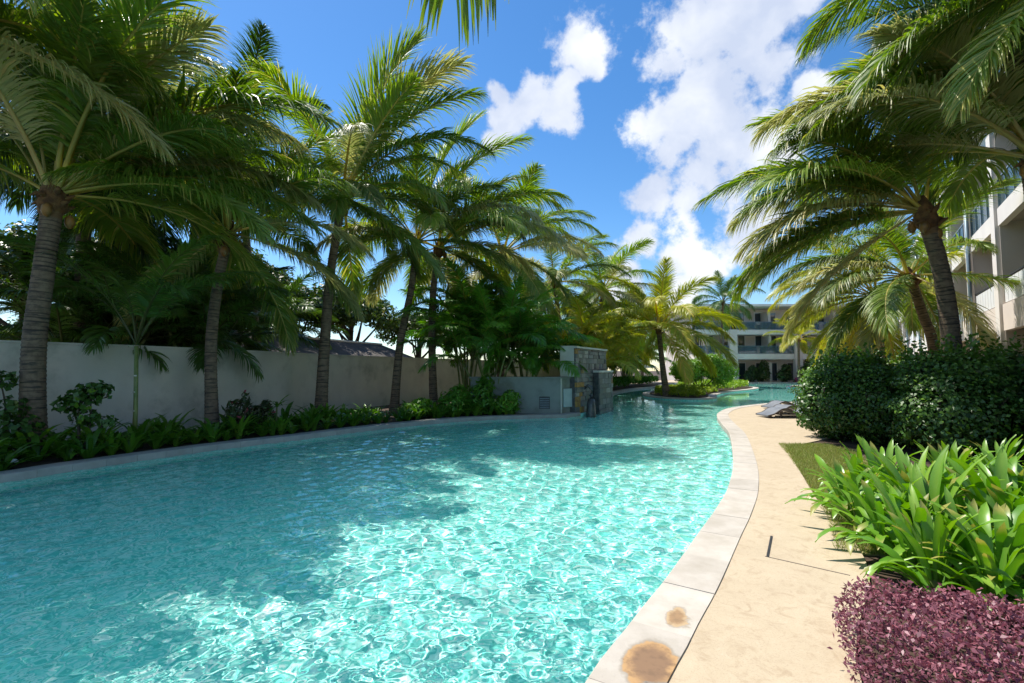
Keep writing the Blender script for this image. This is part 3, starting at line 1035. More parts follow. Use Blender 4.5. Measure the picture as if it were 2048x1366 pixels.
# ------------------------------------------------------------ buildings
def railing(parent, x0, x1, y, z0, h, m_bar, solid=False, sp=.16):
    r = thing('railing', (0, 0, 0)); r.parent = parent
    mb = MB(); mb.box(x0, x1, y - .03, y + .03, z0 + h - .05, z0 + h); mb.build('top_rail', M['dark_metal'] if solid else m_bar, r)
    mb = MB()
    if solid:
        nP = max(2, int((x1 - x0) / .42)); s_ = (x1 - x0) / nP
        for i in range(nP):
            mb = MB(); mb.box(x0 + i * s_ + .015, x0 + (i + 1) * s_ - .015, y - .012, y + .012, z0 + .06, z0 + h - .10)
            mb.build('panel', M['white_metal'], r)
        mb = MB(); mb.box(x0, x1, y - .04, y - .015, z0, z0 + .05); mb.build('bottom_rail', M['white_metal'], r)
    else:
        mb = MB(); mb.box(x0, x1, y - .01, y + .01, z0 + .05, z0 + h - .06); mb.build('glass_panel', M['glass'], r)
        mb = MB(); x = x0
        while x <= x1 + .01:
            mb.box(x - .02, x + .02, y + .012, y + .05, z0, z0 + h - .05); x += (x1 - x0) / max(1, round((x1 - x0) / sp))
        o = mb.build('post', m_bar, r); o['kind'] = 'stuff'
    return r


# right-hand block, local x runs along its front, local y points to the pool
rb = thing('apartment_block', (16.9, 16.7, 0), math.atan2(.819, .573), 'beige three-storey apartment block with deep white balconies behind the clipped hedge', 'building')
BAY = 4.6; NB0, NB1 = -3, 11
xs0, xs1 = -.4 + NB0 * BAY, -.4 + NB1 * BAY
FW = .62
mb = MB(); mb.box(xs0, xs1, -9, -2.6, -.1, 10.3); mb.build('wall', M['facade'], rb)
mb = MB(); mb.box(xs0 - .4, xs1 + .4, -9.4, .3, 10.305, 10.62); mb.build('roof', M['facade_white'], rb)
for i in range(NB0, NB1 + 1):
    t0 = -.4 + i * BAY
    mb = MB(); mb.box(t0 - .04, t0 + FW, -2.598, -.06, -.1, 10.3); mb.build('party_wall', M['facade'], rb)
    mb = MB(); mb.box(t0, t0 + FW - .06, -.058, .06, -.1, 10.3); mb.build('fin', M['facade_white'], rb)
    if i < NB1:
        a, b_ = t0 + FW + .002, t0 + BAY - .042
        for (z0, z1, yy) in ((2.96, 3.85, -.02), (6.55, 7.15, -.02), (9.75, 10.3, -.02)):
            mb = MB(); mb.box(a, b_, yy - .2, yy, z0, z1); mb.build('parapet', M['facade_white'] if z0 > 5 else M['facade'], rb)
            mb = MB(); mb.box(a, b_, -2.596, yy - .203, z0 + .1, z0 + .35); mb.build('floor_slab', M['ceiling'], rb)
        railing(rb, a + .02, b_ - .02, -.10, 3.852, .92, M['white_metal'], True)
        railing(rb, a + .02, b_ - .02, -.10, 7.152, 1.05, M['grey_metal'], False, 1.1)
        for zf in (0, 3.35, 6.95):
            wdw = thing('window'); wdw.parent = rb
            mb = MB(); mb.box(a + .5, b_ - .4, -2.597, -2.58, zf + .1, zf + 2.45); mb.build('pane', M['window'], wdw)
            mb = MB()
            for xx in (a + .45, (a + b_) / 2 - .02, b_ - .42): mb.box(xx, xx + .06, -2.579, -2.53, zf + .08, zf + 2.5)
            mb.box(a + .45, b_ - .36, -2.579, -2.535, zf + 2.5, zf + 2.56); mb.build('frame', M['dark_metal'], wdw)
            if (i + int(zf)) % 2 == 0:
                mb = MB(); nC = 9
                for kk in range(nC): mb.box(a + .55 + kk * .1, a + .62 + kk * .1, -2.53, -2.50, zf + .1, zf + 2.4)
                mb.build('curtain', M['curtain'], wdw)
        if i % 2 == 1:
            mb = MB(); mb.tube([(t0 - .12, .08, -.1), (t0 - .12, .08, 10.3)], .07, 8); mb.build('downpipe', M['grey_metal'], rb)

# block across the far end of the pool
fb = thing('hotel_block', (20, 64.2, 0), R(1), 'long low three-storey hotel block with glass balconies across the far end of the pool', 'building')
cols = [8.9, 17.6, 26.4, 35.2]
mb = MB(); mb.box(4.4, 42, 2.6, 12, -.1, 9.95); mb.build('wall', M['facade'], fb)
mb = MB()
mb.add([(3.7, -1.1, 9.96), (43, -1.1, 9.96), (43, 13, 9.96), (3.7, 13, 9.96), (3.7, -1.1, 10.25), (43, -1.1, 10.25), (43, 6, 11.1), (3.7, 6, 11.1), (3.7, 13, 10.25), (43, 13, 10.25)],
       [(0, 3, 2, 1), (0, 1, 5, 4), (4, 5, 6, 7), (7, 6, 9, 8), (8, 9, 2, 3), (1, 2, 9, 6, 5), (0, 4, 7, 8, 3)]); mb.build('roof', M['facade_white'], fb)
for x in cols:
    mb = MB(); mb.box(x, x + 1.0, -.35, .3, -.1, 6.95); mb.build('column', M['facade'], fb)
for (z0, z1, y0) in ((2.98, 3.72, -.15), (6.3, 6.93, -.15)):
    for i in range(-1, len(cols)):
        a = cols[i] + 1.003 if i >= 0 else 4.4; b_ = cols[i + 1] - .003 if i + 1 < len(cols) else 42
        mb = MB(); mb.box(a, b_, y0, 2.597, z0, z1); mb.build('floor_slab', M['facade_white'], fb)
        railing(fb, a + .05, b_ - .05, y0 + .1, z1 + .003, 1.08, M['grey_metal'], False, 1.25)
for zf in (0, 3.75, 6.95):
    x = 5.0
    while x < 38:
        wdw = thing('window'); wdw.parent = fb
        wl_ = 2.9
        mb = MB(); mb.box(x, x + wl_, 2.56, 2.597, zf + .1, zf + 2.5); mb.build('pane', M['window'] if int(x) % 4 else M['curtain'], wdw)
        mb = MB()
        for xx in (x - .06, x + wl_ * .333, x + wl_ * .666, x + wl_): mb.box(xx, xx + .07, 2.50, 2.558, zf + .05, zf + 2.56)
        mb.box(x - .06, x + wl_ + .07, 2.50, 2.557, zf + 2.561, zf + 2.62); mb.build('frame', M['white_metal'], wdw)
        x += 4.4
for zf in (0.0, 3.73, 6.94):
    for x in (6.2, 14.6, 23.5, 32):
        mb = MB(); mb.box(x, x + .35, .6, 2.49, zf + .005, zf + 2.53); mb.build('partition', M['facade'], fb)

# slate-roofed house behind the wall
hs = thing('garden_house', (0, 0, 0), 0, 'low dark slate roofed house just above the garden wall between the palms', 'house')
a = Vector((-10.6, 17.6, 0)); b_ = Vector((-6.2, 31, 0))
dh = (b_ - a); dh.z = 0; Lh = dh.length; dh.normalize(); nh = Vector((-dh.y, dh.x, 0))
a = Vector((a.x, a.y, 0))
mb = MB(); mb.prism([a + nh * .3, a + dh * Lh + nh * .3, a + dh * Lh + nh * 3.4, a + nh * 3.4], -.1, 2.28); mb.build('wall', M['render_wall'], hs)
mb = MB(); v = [a - dh * .5, a + dh * (Lh + .5), a + dh * (Lh - 1) + nh * 1.85, a + dh * 2.0 + nh * 1.85, a + dh * (Lh + .5) + nh * 3.8, a - dh * .5 + nh * 3.8]
zz = (2.3, 2.3, 3.2, 3.2, 2.3, 2.3)
mb.add([(p_.x, p_.y, z_) for p_, z_ in zip(v, zz)], [(0, 1, 2, 3), (1, 4, 2), (4, 5, 3, 2), (5, 0, 3)]); mb.build('roof', M['slate'], hs)
mb = MB(); mb.tube([v[3] + Vector((0, 0, 3.23)), v[2] + Vector((0, 0, 3.23))], .07, 6); mb.build('ridge', M['pool_light'], hs)

# ------------------------------------------------------------ islands in the pool
isl = [Vector(p) for p in ((8.45, 30.9, 0), (9.0, 28.2, 0), (10.4, 27.2, 0), (11.9, 28.4, 0), (13.3, 31.6, 0), (16.0, 36.0, 0), (19.8, 40.2, 0), (22.3, 44.0, 0), (22.6, 48.0, 0), (20.2, 49.5, 0), (16.5, 46.5, 0), (13, 41, 0), (9.8, 35.5, 0))]
isl = catmull(isl, 4, True)
ir = thing('island', (0, 0, 0), 0, 'planted island with pale stone kerb in the middle of the pool', kind='structure')
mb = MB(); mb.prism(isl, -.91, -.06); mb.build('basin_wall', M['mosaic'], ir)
inn = offset(isl, -.45, True)
n_i = len(isl)
for i in range(0, n_i, 2):
    j = (i + 2) % n_i; ii = [i, (i + 1) % n_i, j]
    a_ = [isl[s_].lerp(inn[s_], -.06) for s_ in ii]; c_ = [inn[s_] for s_ in ii]
    a_[0] = a_[0].lerp(a_[1], .03); c_[0] = c_[0].lerp(c_[1], .03)
    mb = MB(); mb.prism([*a_, *c_[::-1]], -.058, .02); mb.build('coping_stone', M['coping'], ir)
mb = MB(); mb.prism(inn, -.055, .05); mb.build('soil', M['soil'], ir)

# ------------------------------------------------------------ palms
W_L = math.pi            # fronds on the sunny bank stream to the left
palm('big coconut palm at the left edge with thick ringed trunk and low arching fronds', (-9.35, 9.55, 0), PD(106, 405, 9.7), 1.10, 26, 3, .205, .17, wind=R(10), windk=.45,
     mids=[PD(68, 700, 9.55), PD(88, 540, 9.6)], coco=6, emin=12, extra=[(12, 48, 6.3, 0), (30, 34, 5.4, 1), (16, 22, 5.0, 3), (0, 66, 5, 1)], skip=lambda a, e: (e < 58 and math.sin(a) < -.3))
palm('slender coconut palm second from the left, rising over the white wall', PD(426, 845, 12.2).xyz * Vector((1, 1, 0)) if False else Vector((PD(426, 845, 12.4).x, 12.4, 0)), PD(455, 478, 12.4), .92, 24, 7, .155, .12, wind=R(0), windk=.3,
     mids=[PD(422, 700, 12.4), PD(434, 580, 12.4)], coco=3, emin=-35, skip=lambda a, e: math.sin(a) < -.3 and e < 18)
palm('tall coconut palm with coconuts, third from the left, before the white wall', (PD(641, 830, 15.8).x, 15.8, 0), PD(684, 405, 15.8), 1.0, 20, 12, .20, .13, wind=R(-10), windk=.35,
     mids=[PD(650, 680, 15.8), PD(662, 540, 15.8)], coco=8, emin=-40, skip=lambda a, e: math.sin(a) < -.4 and e < 5, extra=[(5, 72, 6.3, 1), (-10, 78, 6.2, 2), (5, 62, 5.8, 0), (-5, 50, 5.4, 3), (-60, 5, 3.6, 3), (-75, -8, 3.4, 0)])
palm('coconut palm leaning gently right with a yellow drooping frond tip', (PD(788, 815, 18.4).x, 18.4, 0), PD(832, 492, 18.4), 1.02, 18, 18, .165, .12, wind=R(0), windk=.45,
     mids=[PD(800, 690, 18.4), PD(822, 580, 18.4)], coco=5, emin=-40, skip=lambda a, e: math.sin(a) < -.4 and e < 5, extra=[(0, 66, 5.8, 0), (10, 80, 6.0, 2), (-10, 35, 5.2, 1)])
palm('dark-trunked coconut palm close beside the leaning one', (PD(868, 812, 19.4).x, 19.4, 0), PD(876, 505, 19.4), 1.05, 18, 25, .165, .13, wind=R(5), windk=.45,
     mids=[PD(864, 690, 19.4), PD(866, 590, 19.4)], coco=4, emin=-40, skip=lambda a, e: math.sin(a) < -.4 and e < 5, extra=[(-5, 30, 5.4, 1), (12, 56, 6.0, 3), (-12, 46, 5.8, 2)])
palm('broad coconut palm behind the bushy cane palms left of the waterfall', (-.6, 24.5, 0), PD(1005, 515, 24.5), 1.15, 19, 31, .2, .15, wind=R(0), windk=.5, extra=[(-8, 50, 5.2, 0), (8, 30, 5.4, 1)])
palm('coconut palm whose pale arched fronds rise right of the broad one', (3.4, 30, 0), PD(1110, 570, 29.5), 1.12, 19, 37, .18, .14, wind=R(0), windk=.4)
palm('grey-green coconut palm standing right behind the waterfall wall', (5.6, 34, 0), PD(1205, 585, 34), 1.08, 24, 44, .18, .14, wind=R(0), windk=.2)
palm('shorter coconut palm low behind the waterfall wall', (6.2, 41, 0), PD(1170, 640, 41), 1.05, 22, 47, .18, .14, wind=R(0), windk=.2)
palm('yellow-green coconut palm on the pool island', (PD(1334, 783, 29.5).x, 29.5, .04), PD(1318, 662, 30), 1.10, 22, 52, .20, .15, m='frond_yellow', emin=-30,
     mids=[PD(1326, 740, 29.6)], extra=[(0, 25, 5.0, 0), (180, 28, 5.4, 1), (10, 5, 4.4, 2), (200, 40, 5.2, 3)])
palm('coconut palm on the far left bank, left of the island palm', (12.5, 54, 0), PD(1240, 650, 54), 1.15, 22, 58, .2, .15)
palm('coconut palm on the far left bank, right behind the island palm', (15.5, 58, 0), PD(1290, 640, 58), 1.15, 22, 61, .2, .15, m='frond_yellow')
palm('small dark slender palm in front of the hotel block roof', (21.3, 50, 0), PD(1446, 606, 50), .92, 18, 66, .13, .10, m='frond_dark', emin=-30)
palm('tall coconut palm rising out of the clipped hedge on the right', (PD(1908, 760, 11.2).x, 11.2, 0), PD(1852, 438, 11.0), 1.0, 22, 71, .215, .16, wind=W_L, windk=.75,
     mids=[PD(1903, 690, 11.2), PD(1884, 550, 11.1)], coco=3, emin=-40, skip=lambda a, e: (math.cos(a) > -.15 and e < 66) or (math.sin(a) < -.15 and e < 30),
     extra=[(172, 32, 4.8, 0), (185, 12, 4.7, 1), (160, 42, 4.6, 2), (178, -8, 4.4, 3), (200, 25, 4.6, 0), (150, 20, 4.4, 1), (168, 3, 4.7, 2), (190, 52, 4.3, 3)])
palm('leaning coconut palm just beyond the tall hedge palm', (PD(1880, 740, 16.5).x, 16.5, 0), PD(1822, 560, 16.5), .9, 20, 78, .19, .14, wind=W_L, windk=.7,
     mids=[PD(1866, 690, 16.5), PD(1846, 630, 16.5)], extra=[(180, 20, 4.2, 1), (165, 30, 4.2, 2)])
palm('coconut palm with hanging dry leaf bases further along the right bank', (PD(1768, 750, 23).x, 23, 0), PD(1752, 600, 23), 1.05, 22, 84, .2, .15, m='frond_yellow', wind=W_L, windk=.7,
     coco=3, extra=[(180, 25, 4.8, 0), (172, 12, 4.8, 1), (188, 38, 4.6, 2), (178, -2, 4.4, 3)])
palm('coconut palm with paired pale trunk by the hotel paving', (PD(1600, 766, 60).x, 60.2, 0), PD(1597, 680, 60), .9, 16, 88, .16, .13, m='frond_yellow', emin=-20)
palm('overhanging coconut palm at the right edge with a pale fanned frond', (PD(2112, 800, 9.4).x, 9.4, 0), PD(2080, 330, 9.2), 1.0, 20, 91, .2, .16, wind=W_L, windk=.6,
     emin=28, coco=3, extra=[(160, 50, 5.2, 1), (150, 62, 4.4, 2), (172, 40, 4.6, 3), (140, 66, 4.4, 0)], skip=lambda a, e: math.sin(a) < -.15 and math.cos(a) < .3)
palm('highest coconut palm at the top right corner, crown above the frame', (11.6, 7.4, 0), (9.9, 7.8, 8.3), 1.0, 18, 97, .2, .16, wind=W_L, windk=.5, emin=-25,
     extra=[(165, -8, 3.6, 0), (140, 5, 4.0, 2)], skip=lambda a, e: math.sin(a) < -.3)
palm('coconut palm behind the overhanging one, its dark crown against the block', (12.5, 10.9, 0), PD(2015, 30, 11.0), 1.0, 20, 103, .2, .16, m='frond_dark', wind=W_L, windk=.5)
tipm = frond_lib(12, 0, 'coco')
co_ = np.zeros(len(tipm.vertices) * 3); tipm.vertices.foreach_get('co', co_); tl = Vector(co_.reshape(-1, 3)[119]) * (5.6 / 4.3)
tl = Matrix.Rotation(R(124), 3, 'Z') @ (Matrix.Rotation(-R(5), 3, 'Y') @ tl)
ocr = PD(918, -95, 3.0) - tl - Vector((0, 0, .2))
palm('overhead coconut palm beside the camera with only hanging tips in view', (ocr.x + 1.2, ocr.y - 1.4, 0), tuple(ocr), 1.0, 16, 109, .2, .16, emin=5, extra=[(124, 17, 5.6, 0)], skip=lambda a, e: math.sin(a) > -.25)
palm('dense coconut palm in the top left corner, trunk outside the view', (-11.6, 6.6, 0), (-10.6, 7.6, 7.5), 1.05, 22, 113, .22, .17, wind=R(20), windk=.4, emin=-12,
     extra=[(60, 25, 5.0, 0), (-15, 48, 4.4, 1)])
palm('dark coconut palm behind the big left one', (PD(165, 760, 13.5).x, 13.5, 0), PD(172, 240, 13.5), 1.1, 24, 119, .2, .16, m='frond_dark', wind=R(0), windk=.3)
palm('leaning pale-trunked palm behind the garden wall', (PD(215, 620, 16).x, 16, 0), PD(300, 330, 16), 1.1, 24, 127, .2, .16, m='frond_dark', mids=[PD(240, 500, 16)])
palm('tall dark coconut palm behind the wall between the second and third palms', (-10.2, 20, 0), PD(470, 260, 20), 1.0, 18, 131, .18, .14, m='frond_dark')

# ------------------------------------------------------------ bushy cane palms
def areca(label, loc, n, spread, H, seed, scale=1.0, m='areca', group='cane palms along the left bank'):
    rnd = random.Random(seed)
    root = thing('cane_palm', loc, 0, label, 'palm tree', group)
    for s_ in range(n):
        a = s_ * 2.4; b0 = Vector((math.cos(a), math.sin(a), 0)) * spread * .35 * rnd.random()
        h = H * rnd.uniform(.6, 1.0)
        lean = Vector((math.cos(a), math.sin(a), 0)) * spread * rnd.uniform(.3, .9)
        t = b0 + lean + Vector((0, 0, h))
        mb = MB(); mb.tube(catmull([b0, b0 * 1.1 + Vector((0, 0, h * .5)) + lean * .3, t], 5), [.04] * 11, 7); mb.build('cane', M['cane'], root)
        for k in range(9):
            e = 78 - 62 * (k / 8) + rnd.uniform(-6, 6)
            cls = min((80, 65, 48, 30), key=lambda c: abs(c - e))
            az = k * 2.4 + s_
            o = link('frond', with_mat(frond_lib(cls, rnd.randrange(4), 'areca'), M[m]), root)
            o.location = t; o.rotation_euler = (0, -R(e - cls), az); o.scale = (scale * rnd.uniform(.85, 1.1),) * 3
    return root


areca('dense bright green cane palm left of the pump house', (-.9, 18.9, 0), 9, 1.2, 2.9, 5, 1.1)
areca('taller cane palm beside the dark-trunked coconut palm', (-1.9, 20.6, 0), 8, 1.1, 3.9, 9, 1.2)
areca('cane palm leaning over the pump house ledge', (.55, 20.0, 0), 8, 1.0, 2.4, 13, 1.05)
areca('cane palm with yellowish stems behind the waterfall wall', (3.6, 26.0, 0), 8, 1.3, 3.2, 17, 1.3, 'frond_yellow')
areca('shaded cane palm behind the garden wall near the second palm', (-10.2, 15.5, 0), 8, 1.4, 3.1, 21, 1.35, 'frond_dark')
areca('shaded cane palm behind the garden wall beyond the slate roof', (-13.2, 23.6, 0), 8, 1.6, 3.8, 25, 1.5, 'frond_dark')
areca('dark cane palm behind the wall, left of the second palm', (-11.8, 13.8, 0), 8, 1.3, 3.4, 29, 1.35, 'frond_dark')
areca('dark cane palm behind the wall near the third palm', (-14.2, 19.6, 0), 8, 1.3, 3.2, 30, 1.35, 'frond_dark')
areca('feathery cane palm on the far left bank by the white parasol', (11, 47.5, 0), 8, 1.8, 3.0, 33, 1.6, 'areca')
areca('feathery cane palm on the left bank beyond the waterfall wall', (7.0, 39.0, 0), 8, 1.6, 3.0, 37, 1.5, 'frond_yellow')
areca('low cane palm on the left bank beyond the waterfall wall', (8.6, 43.0, 0), 7, 1.6, 2.2, 39, 1.4, 'areca')

# single-stem young palm with white rings in front of the wall
yp = thing('young_palm', (PD(270, 850, 10.4).x, 10.4, 0), 0, 'young palm with thin ringed green stem in front of the white wall', 'palm tree')
top = PD(273, 690, 10.4) - yp.location
mb = MB(); mb.tube([(0, 0, -.02), (0, 0, .8), tuple(top * .99)], [.055, .042, .04], 9); mb.build('stem', M['cane'], yp)
for zz in (.75, 1.15, 1.5):
    mb = MB(); f = zz / top.z; mb.tube([(top.x * f, top.y * f, zz), (top.x * f, top.y * f, zz + .03)], .047, 9); mb.build('ring', M['pool_light'], yp)
for k, (az, e) in enumerate(((-5, 60), (25, 66), (175, 58), (200, 66), (-40, 48), (150, 75), (60, 70), (-12, 78))):
    cls = min((80, 65, 48, 30), key=lambda c: abs(c - e))
    o = link('frond', with_mat(frond_lib(cls, k % 4, 'areca'), M['frond_dark']), yp); o.location = top; o.rotation_euler = (0, -R(e - cls), R(az)); o.scale = (1.25,) * 3

# ------------------------------------------------------------ broadleaf trees
TREES = []
for s_ in range(3):
    r = np.random.RandomState(50 + s_)
    ells = []
    for k in range(26):
        d = r.randn(3); d /= np.linalg.norm(d); d[2] = abs(d[2]) * .9 - .25
        c_ = d * np.array([2.3, 2.3, 1.7]) * r.uniform(.35, 1) ** .6
        s3 = r.uniform(.55, 1.0)
        ells.append((c_[0], c_[1], c_[2] + 4.2, s3, s3, s3 * .75))
    v, f, t = blob_leaves(ells, 9000, .21, .13, 60 + s_, up=.5, shell=.3)
    me = npmesh('crown', v, f, False, t); me.materials.append(M['tree_leaf'])
    mb = MB()
    mb.tube(catmull([(0, 0, -.1), (.1, 0, 1.2), (0, .1, 2.4), (.1, .0, 3.8)], 5), [.22 - .008 * i for i in range(16)], 9)
    for k in range(9):
        e_ = ells[k]
        z0 = 1.9 + .18 * k
        mb.tube(catmull([(.05, 0, z0), (e_[0] * .45, e_[1] * .45, z0 + .7), (e_[0], e_[1], e_[2])], 4), [.09, .08, .07, .06, .05, .045, .035, .03, .02], 6)
    tm = bpy.data.meshes.new('trunk'); tm.from_pydata(mb.v, [], mb.f); tm.polygons.foreach_set('use_smooth', mb.sm)
    tm.materials.append(M['bark'])
    TREES.append((me, tm))


def tree(label, loc, s_, sz=None, rz=0.0, k=0, dark=None, group='leafy trees behind the garden wall'):
    root = thing('broadleaf_tree', loc, rz, label, 'tree', group)
    root.scale = (s_, s_, sz or s_)
    me, tm = TREES[k % 3]
    link('trunk', tm, root); link('crown', me, root)
    return root


tree('bright leafy tree at the left edge behind the big palm', (-17.8, 17.5, 0), 1.15, 1.25, 0, 0)
tree('low leafy tree beyond the wall at the far left edge', (-20, 21, -1.5), 1.0, 1.0, 2, 1)
tree('dense dark tree behind the wall beside the leaning pale trunk', (-13.8, 18.0, 0), 1.05, 1.2, 1, 2)
tree('dark tree above the wall between the first and second palms', (-12.6, 16.2, -1.6), .9, 1.0, 3, 0)
tree('dark tree above the slate roof behind the second palm', (-14.6, 24.5, 0), 1.35, 1.45, 4, 1)
tree('rounded dark tree left of the third palm trunk', (-12.2, 27.0, -.2), 1.3, 1.25, 5, 2)
tree('rounded dark tree between the third and fourth palm trunks', (-10.6, 32.0, -.2), 1.35, 1.3, 2.2, 0)
tree('small leafy tree between the fourth and fifth palm trunks', (-6.9, 36, -.6), 1.25, 1.2, 1.1, 1)
tree('leafy tree behind the broad coconut palm', (-2.6, 31.5, -.3), 1.0, 1.05, 4.1, 2)
tree('far leafy tree behind the left bank palms', (2.5, 40, 0), 1.15, 1.1, .4, 0)
tree('far leafy tree behind the low palm, left of the island', (8.5, 50, -.5), 1.2, 1.1, 2.7, 1)
tree('far leafy tree behind the island palm', (15, 62, -.5), 1.3, 1.0, 3.3, 2)
tree('leafy tree in front of the upper hotel balcony', (34.2, 60.8, 2.5) if False else (28.0, 69.5, 3.4), .8, .8, 0, 1, group='leafy trees by the hotel block')

# ------------------------------------------------------------ clipped hedge shrubs on the right
hedge = [
    ((7.95, 11.8), [(0, 0, .75, .95, .9, .85), (.2, .3, 1.25, .8, .8, .6)], 'rounded left end shrub of the clipped hedge beside the path'),
    ((8.35, 11.0), [(0, 0, .85, 1.1, 1.0, .95), (-.1, .4, 1.35, .9, .8, .62)], 'second hedge shrub, next to the rounded end shrub'),
    ((8.3, 9.1), [(0, 0, .8, 1.1, .9, .9), (.3, .5, 1.45, .95, .9, .55)], 'nearest hedge shrub directly behind the strap-leaved lilies'),
    ((9.9, 9.9), [(0, 0, .95, 1.2, 1.1, 1.0), (0, 0, 1.5, 1.0, 1.0, .55)], 'tall hedge shrub in front of the tall palm trunk'),
    ((9.6, 7.7), [(0, 0, .85, 1.2, 1.1, .95), (.2, .3, 1.4, .9, .9, .5)], 'hedge shrub at the right edge of the view'),
    ((11.6, 8.8), [(0, 0, 1.0, 1.3, 1.3, 1.0), (.1, .1, 1.5, 1.0, 1.0, .5)], 'rearmost hedge shrub towards the right edge'),
    ((9.4, 13.8), [(0, 0, .9, 1.3, 1.2, .95), (.1, .1, 1.35, 1.0, 1.0, .6)], 'sunlit hedge shrub behind the rounded end shrub'),
    ((11.2, 13.0), [(0, 0, 1.0, 1.6, 1.4, 1.05)], 'broad hedge shrub below the leaning palm'),
]
for i, (xy, el, lab) in enumerate(hedge):
    root = thing('hedge_shrub', (xy[0], xy[1], 0), 0, lab, 'hedge', 'shrubs of the clipped hedge on the right')
    near = xy[1] < 12
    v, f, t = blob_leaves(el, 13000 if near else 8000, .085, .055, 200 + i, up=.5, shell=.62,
                          tone_fn=lambda p, t, r: t + (.5 if i in (0, 6) else .3) * np.clip((p[:, 2] - (1.0 if i in (0, 6) else 1.4)) / .6, 0, 1))  # upper leaves paler: sun on the hedge crest put into leaf tone
    keep = v.reshape(-1, 4, 3)[:, :, 2].min(1) > -.02
    v2 = v.reshape(-1, 4, 3)[keep].reshape(-1, 3); t2 = t.reshape(-1, 4)[keep].ravel()
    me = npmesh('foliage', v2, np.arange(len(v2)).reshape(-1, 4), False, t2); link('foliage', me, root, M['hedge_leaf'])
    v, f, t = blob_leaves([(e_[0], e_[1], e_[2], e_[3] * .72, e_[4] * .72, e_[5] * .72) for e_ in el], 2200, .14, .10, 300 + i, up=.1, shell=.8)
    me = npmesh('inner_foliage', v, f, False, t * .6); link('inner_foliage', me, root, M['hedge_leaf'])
    mb = MB(); rr = random.Random(i)
    for k in range(7):
        a = k * 2.4
        mb.tube([(math.cos(a) * .12, math.sin(a) * .12, -.05), (math.cos(a) * .4, math.sin(a) * .4, .55), (math.cos(a + .4) * .75, math.sin(a + .4) * .75, 1.2)], [.03, .022, .012], 6)
    mb.build('branch', M['bark'], root)
    # stray shoots above the clipped outline
    r = np.random.RandomState(400 + i); k = 34
    base_ = np.array([(el[-1][0] + r.uniform(-.8, .8) * el[-1][3], el[-1][1] + r.uniform(-.8, .8) * el[-1][4], el[-1][2] + el[-1][5] * .75) for _ in range(k)])
    pts = np.repeat(base_, 7, 0) + np.concatenate([np.stack([r.randn(7) * .04, r.randn(7) * .04, np.linspace(0, r.uniform(.12, .5), 7)], 1) for _ in range(k)])
    n_ = len(pts); dr = r.randn(n_, 3); dr[:, 2] = abs(dr[:, 2]) + .3
    v, f, t = leaf_quads(pts, dr, r.randn(n_, 3) + [0, 0, 1], np.full(n_, .11), np.full(n_, .06), tone=np.full(n_, .8))
    link('shoots', npmesh('shoots', v, f, False, t), root, M['hedge_leaf'])['kind'] = 'stuff'

# ------------------------------------------------------------ strap-leaved lilies
def strap_mesh(name, L, wd, e0, droop, seed, side=0.0, segs=9, wmax=.5):
    r = np.random.RandomState(seed)
    s_ = np.linspace(0, 1, segs + 1)
    el = np.radians(e0 - droop * s_ ** 1.7); az = np.radians(side * s_)
    T = np.stack([np.cos(el) * np.cos(az), np.cos(el) * np.sin(az), np.sin(el)], 1)
    p_ = np.concatenate([[(0, 0, 0)], np.cumsum((T[:-1] + T[1:]) / 2 * (L / segs), 0)])
    S = np.stack([-np.sin(az), np.cos(az), np.zeros(segs + 1)], 1); Uv = np.cross(T, S)
    W = wd * np.clip(np.interp(s_, [0, .15, .5, .8, .93, 1], [.45, .7, 1, .85, .5, .02]), 0, 1) * .5
    wav = .006 * np.sin(s_ * 17 + seed)
    rows = np.stack([p_ - S * W[:, None] + Uv * (W * .35 + wav)[:, None], p_, p_ + S * W[:, None] + Uv * (W * .35 - wav)[:, None]], 1).reshape(-1, 3)
    q = []
    for i in range(segs):
        for k in range(2):
            q.append((i * 3 + k, (i + 1) * 3 + k, (i + 1) * 3 + k + 1, i * 3 + k + 1))
    base_t = .38 + .25 * s_ + .07 * r.randn() - (.75 * (s_ > .86) + .3 * (s_ > .7)) * (r.rand() < .3)
    tn = np.repeat(base_t, 3); tn[1::3] += .14
    return npmesh(name, rows, np.array(q), True, np.clip(tn, 0, 1))


LL = []
for k in range(14):
    rr = random.Random(k)
    e0 = (86, 80, 74, 68, 62, 55, 48)[k % 7]
    LL.append((e0, strap_mesh('leaf', rr.uniform(.55, .80), rr.uniform(.056, .088), e0, rr.uniform(55, 130) * (1 if e0 < 78 else .45), k, rr.uniform(-25, 25))))
for e0, me in LL: me.materials.append(M['lily_leaf'])
lily_xy = [(3.6, 4.2), (3.9, 4.6), (4.5, 4.5), (4.6, 5.0), (5.2, 5.1), (5.2, 4.7), (4.2, 3.7), (4.4, 5.7), (6.0, 6.1), (5.1, 4.2), (6.0, 4.1), (3.5, 3.5), (3.4, 4.45), (3.5, 5.0), (3.2, 4.0), (3.1, 3.6), (3.75, 5.6), (4.3, 6.1), (3.75, 4.55), (4.2, 4.05), (3.55, 3.85), (4.85, 4.7), (4.35, 5.3), (5.0, 5.6), (5.7, 5.2), (4.9, 3.75), (5.6, 4.35), (3.95, 3.35), (6.4, 5.7), (4.0, 5.0), (6.3, 4.8),
           (5.5, 6.3), (6.6, 6.6), (4.7, 6.3), (3.3, 3.4), (4.6, 3.2), (5.4, 3.6)]
rnd = random.Random(5)
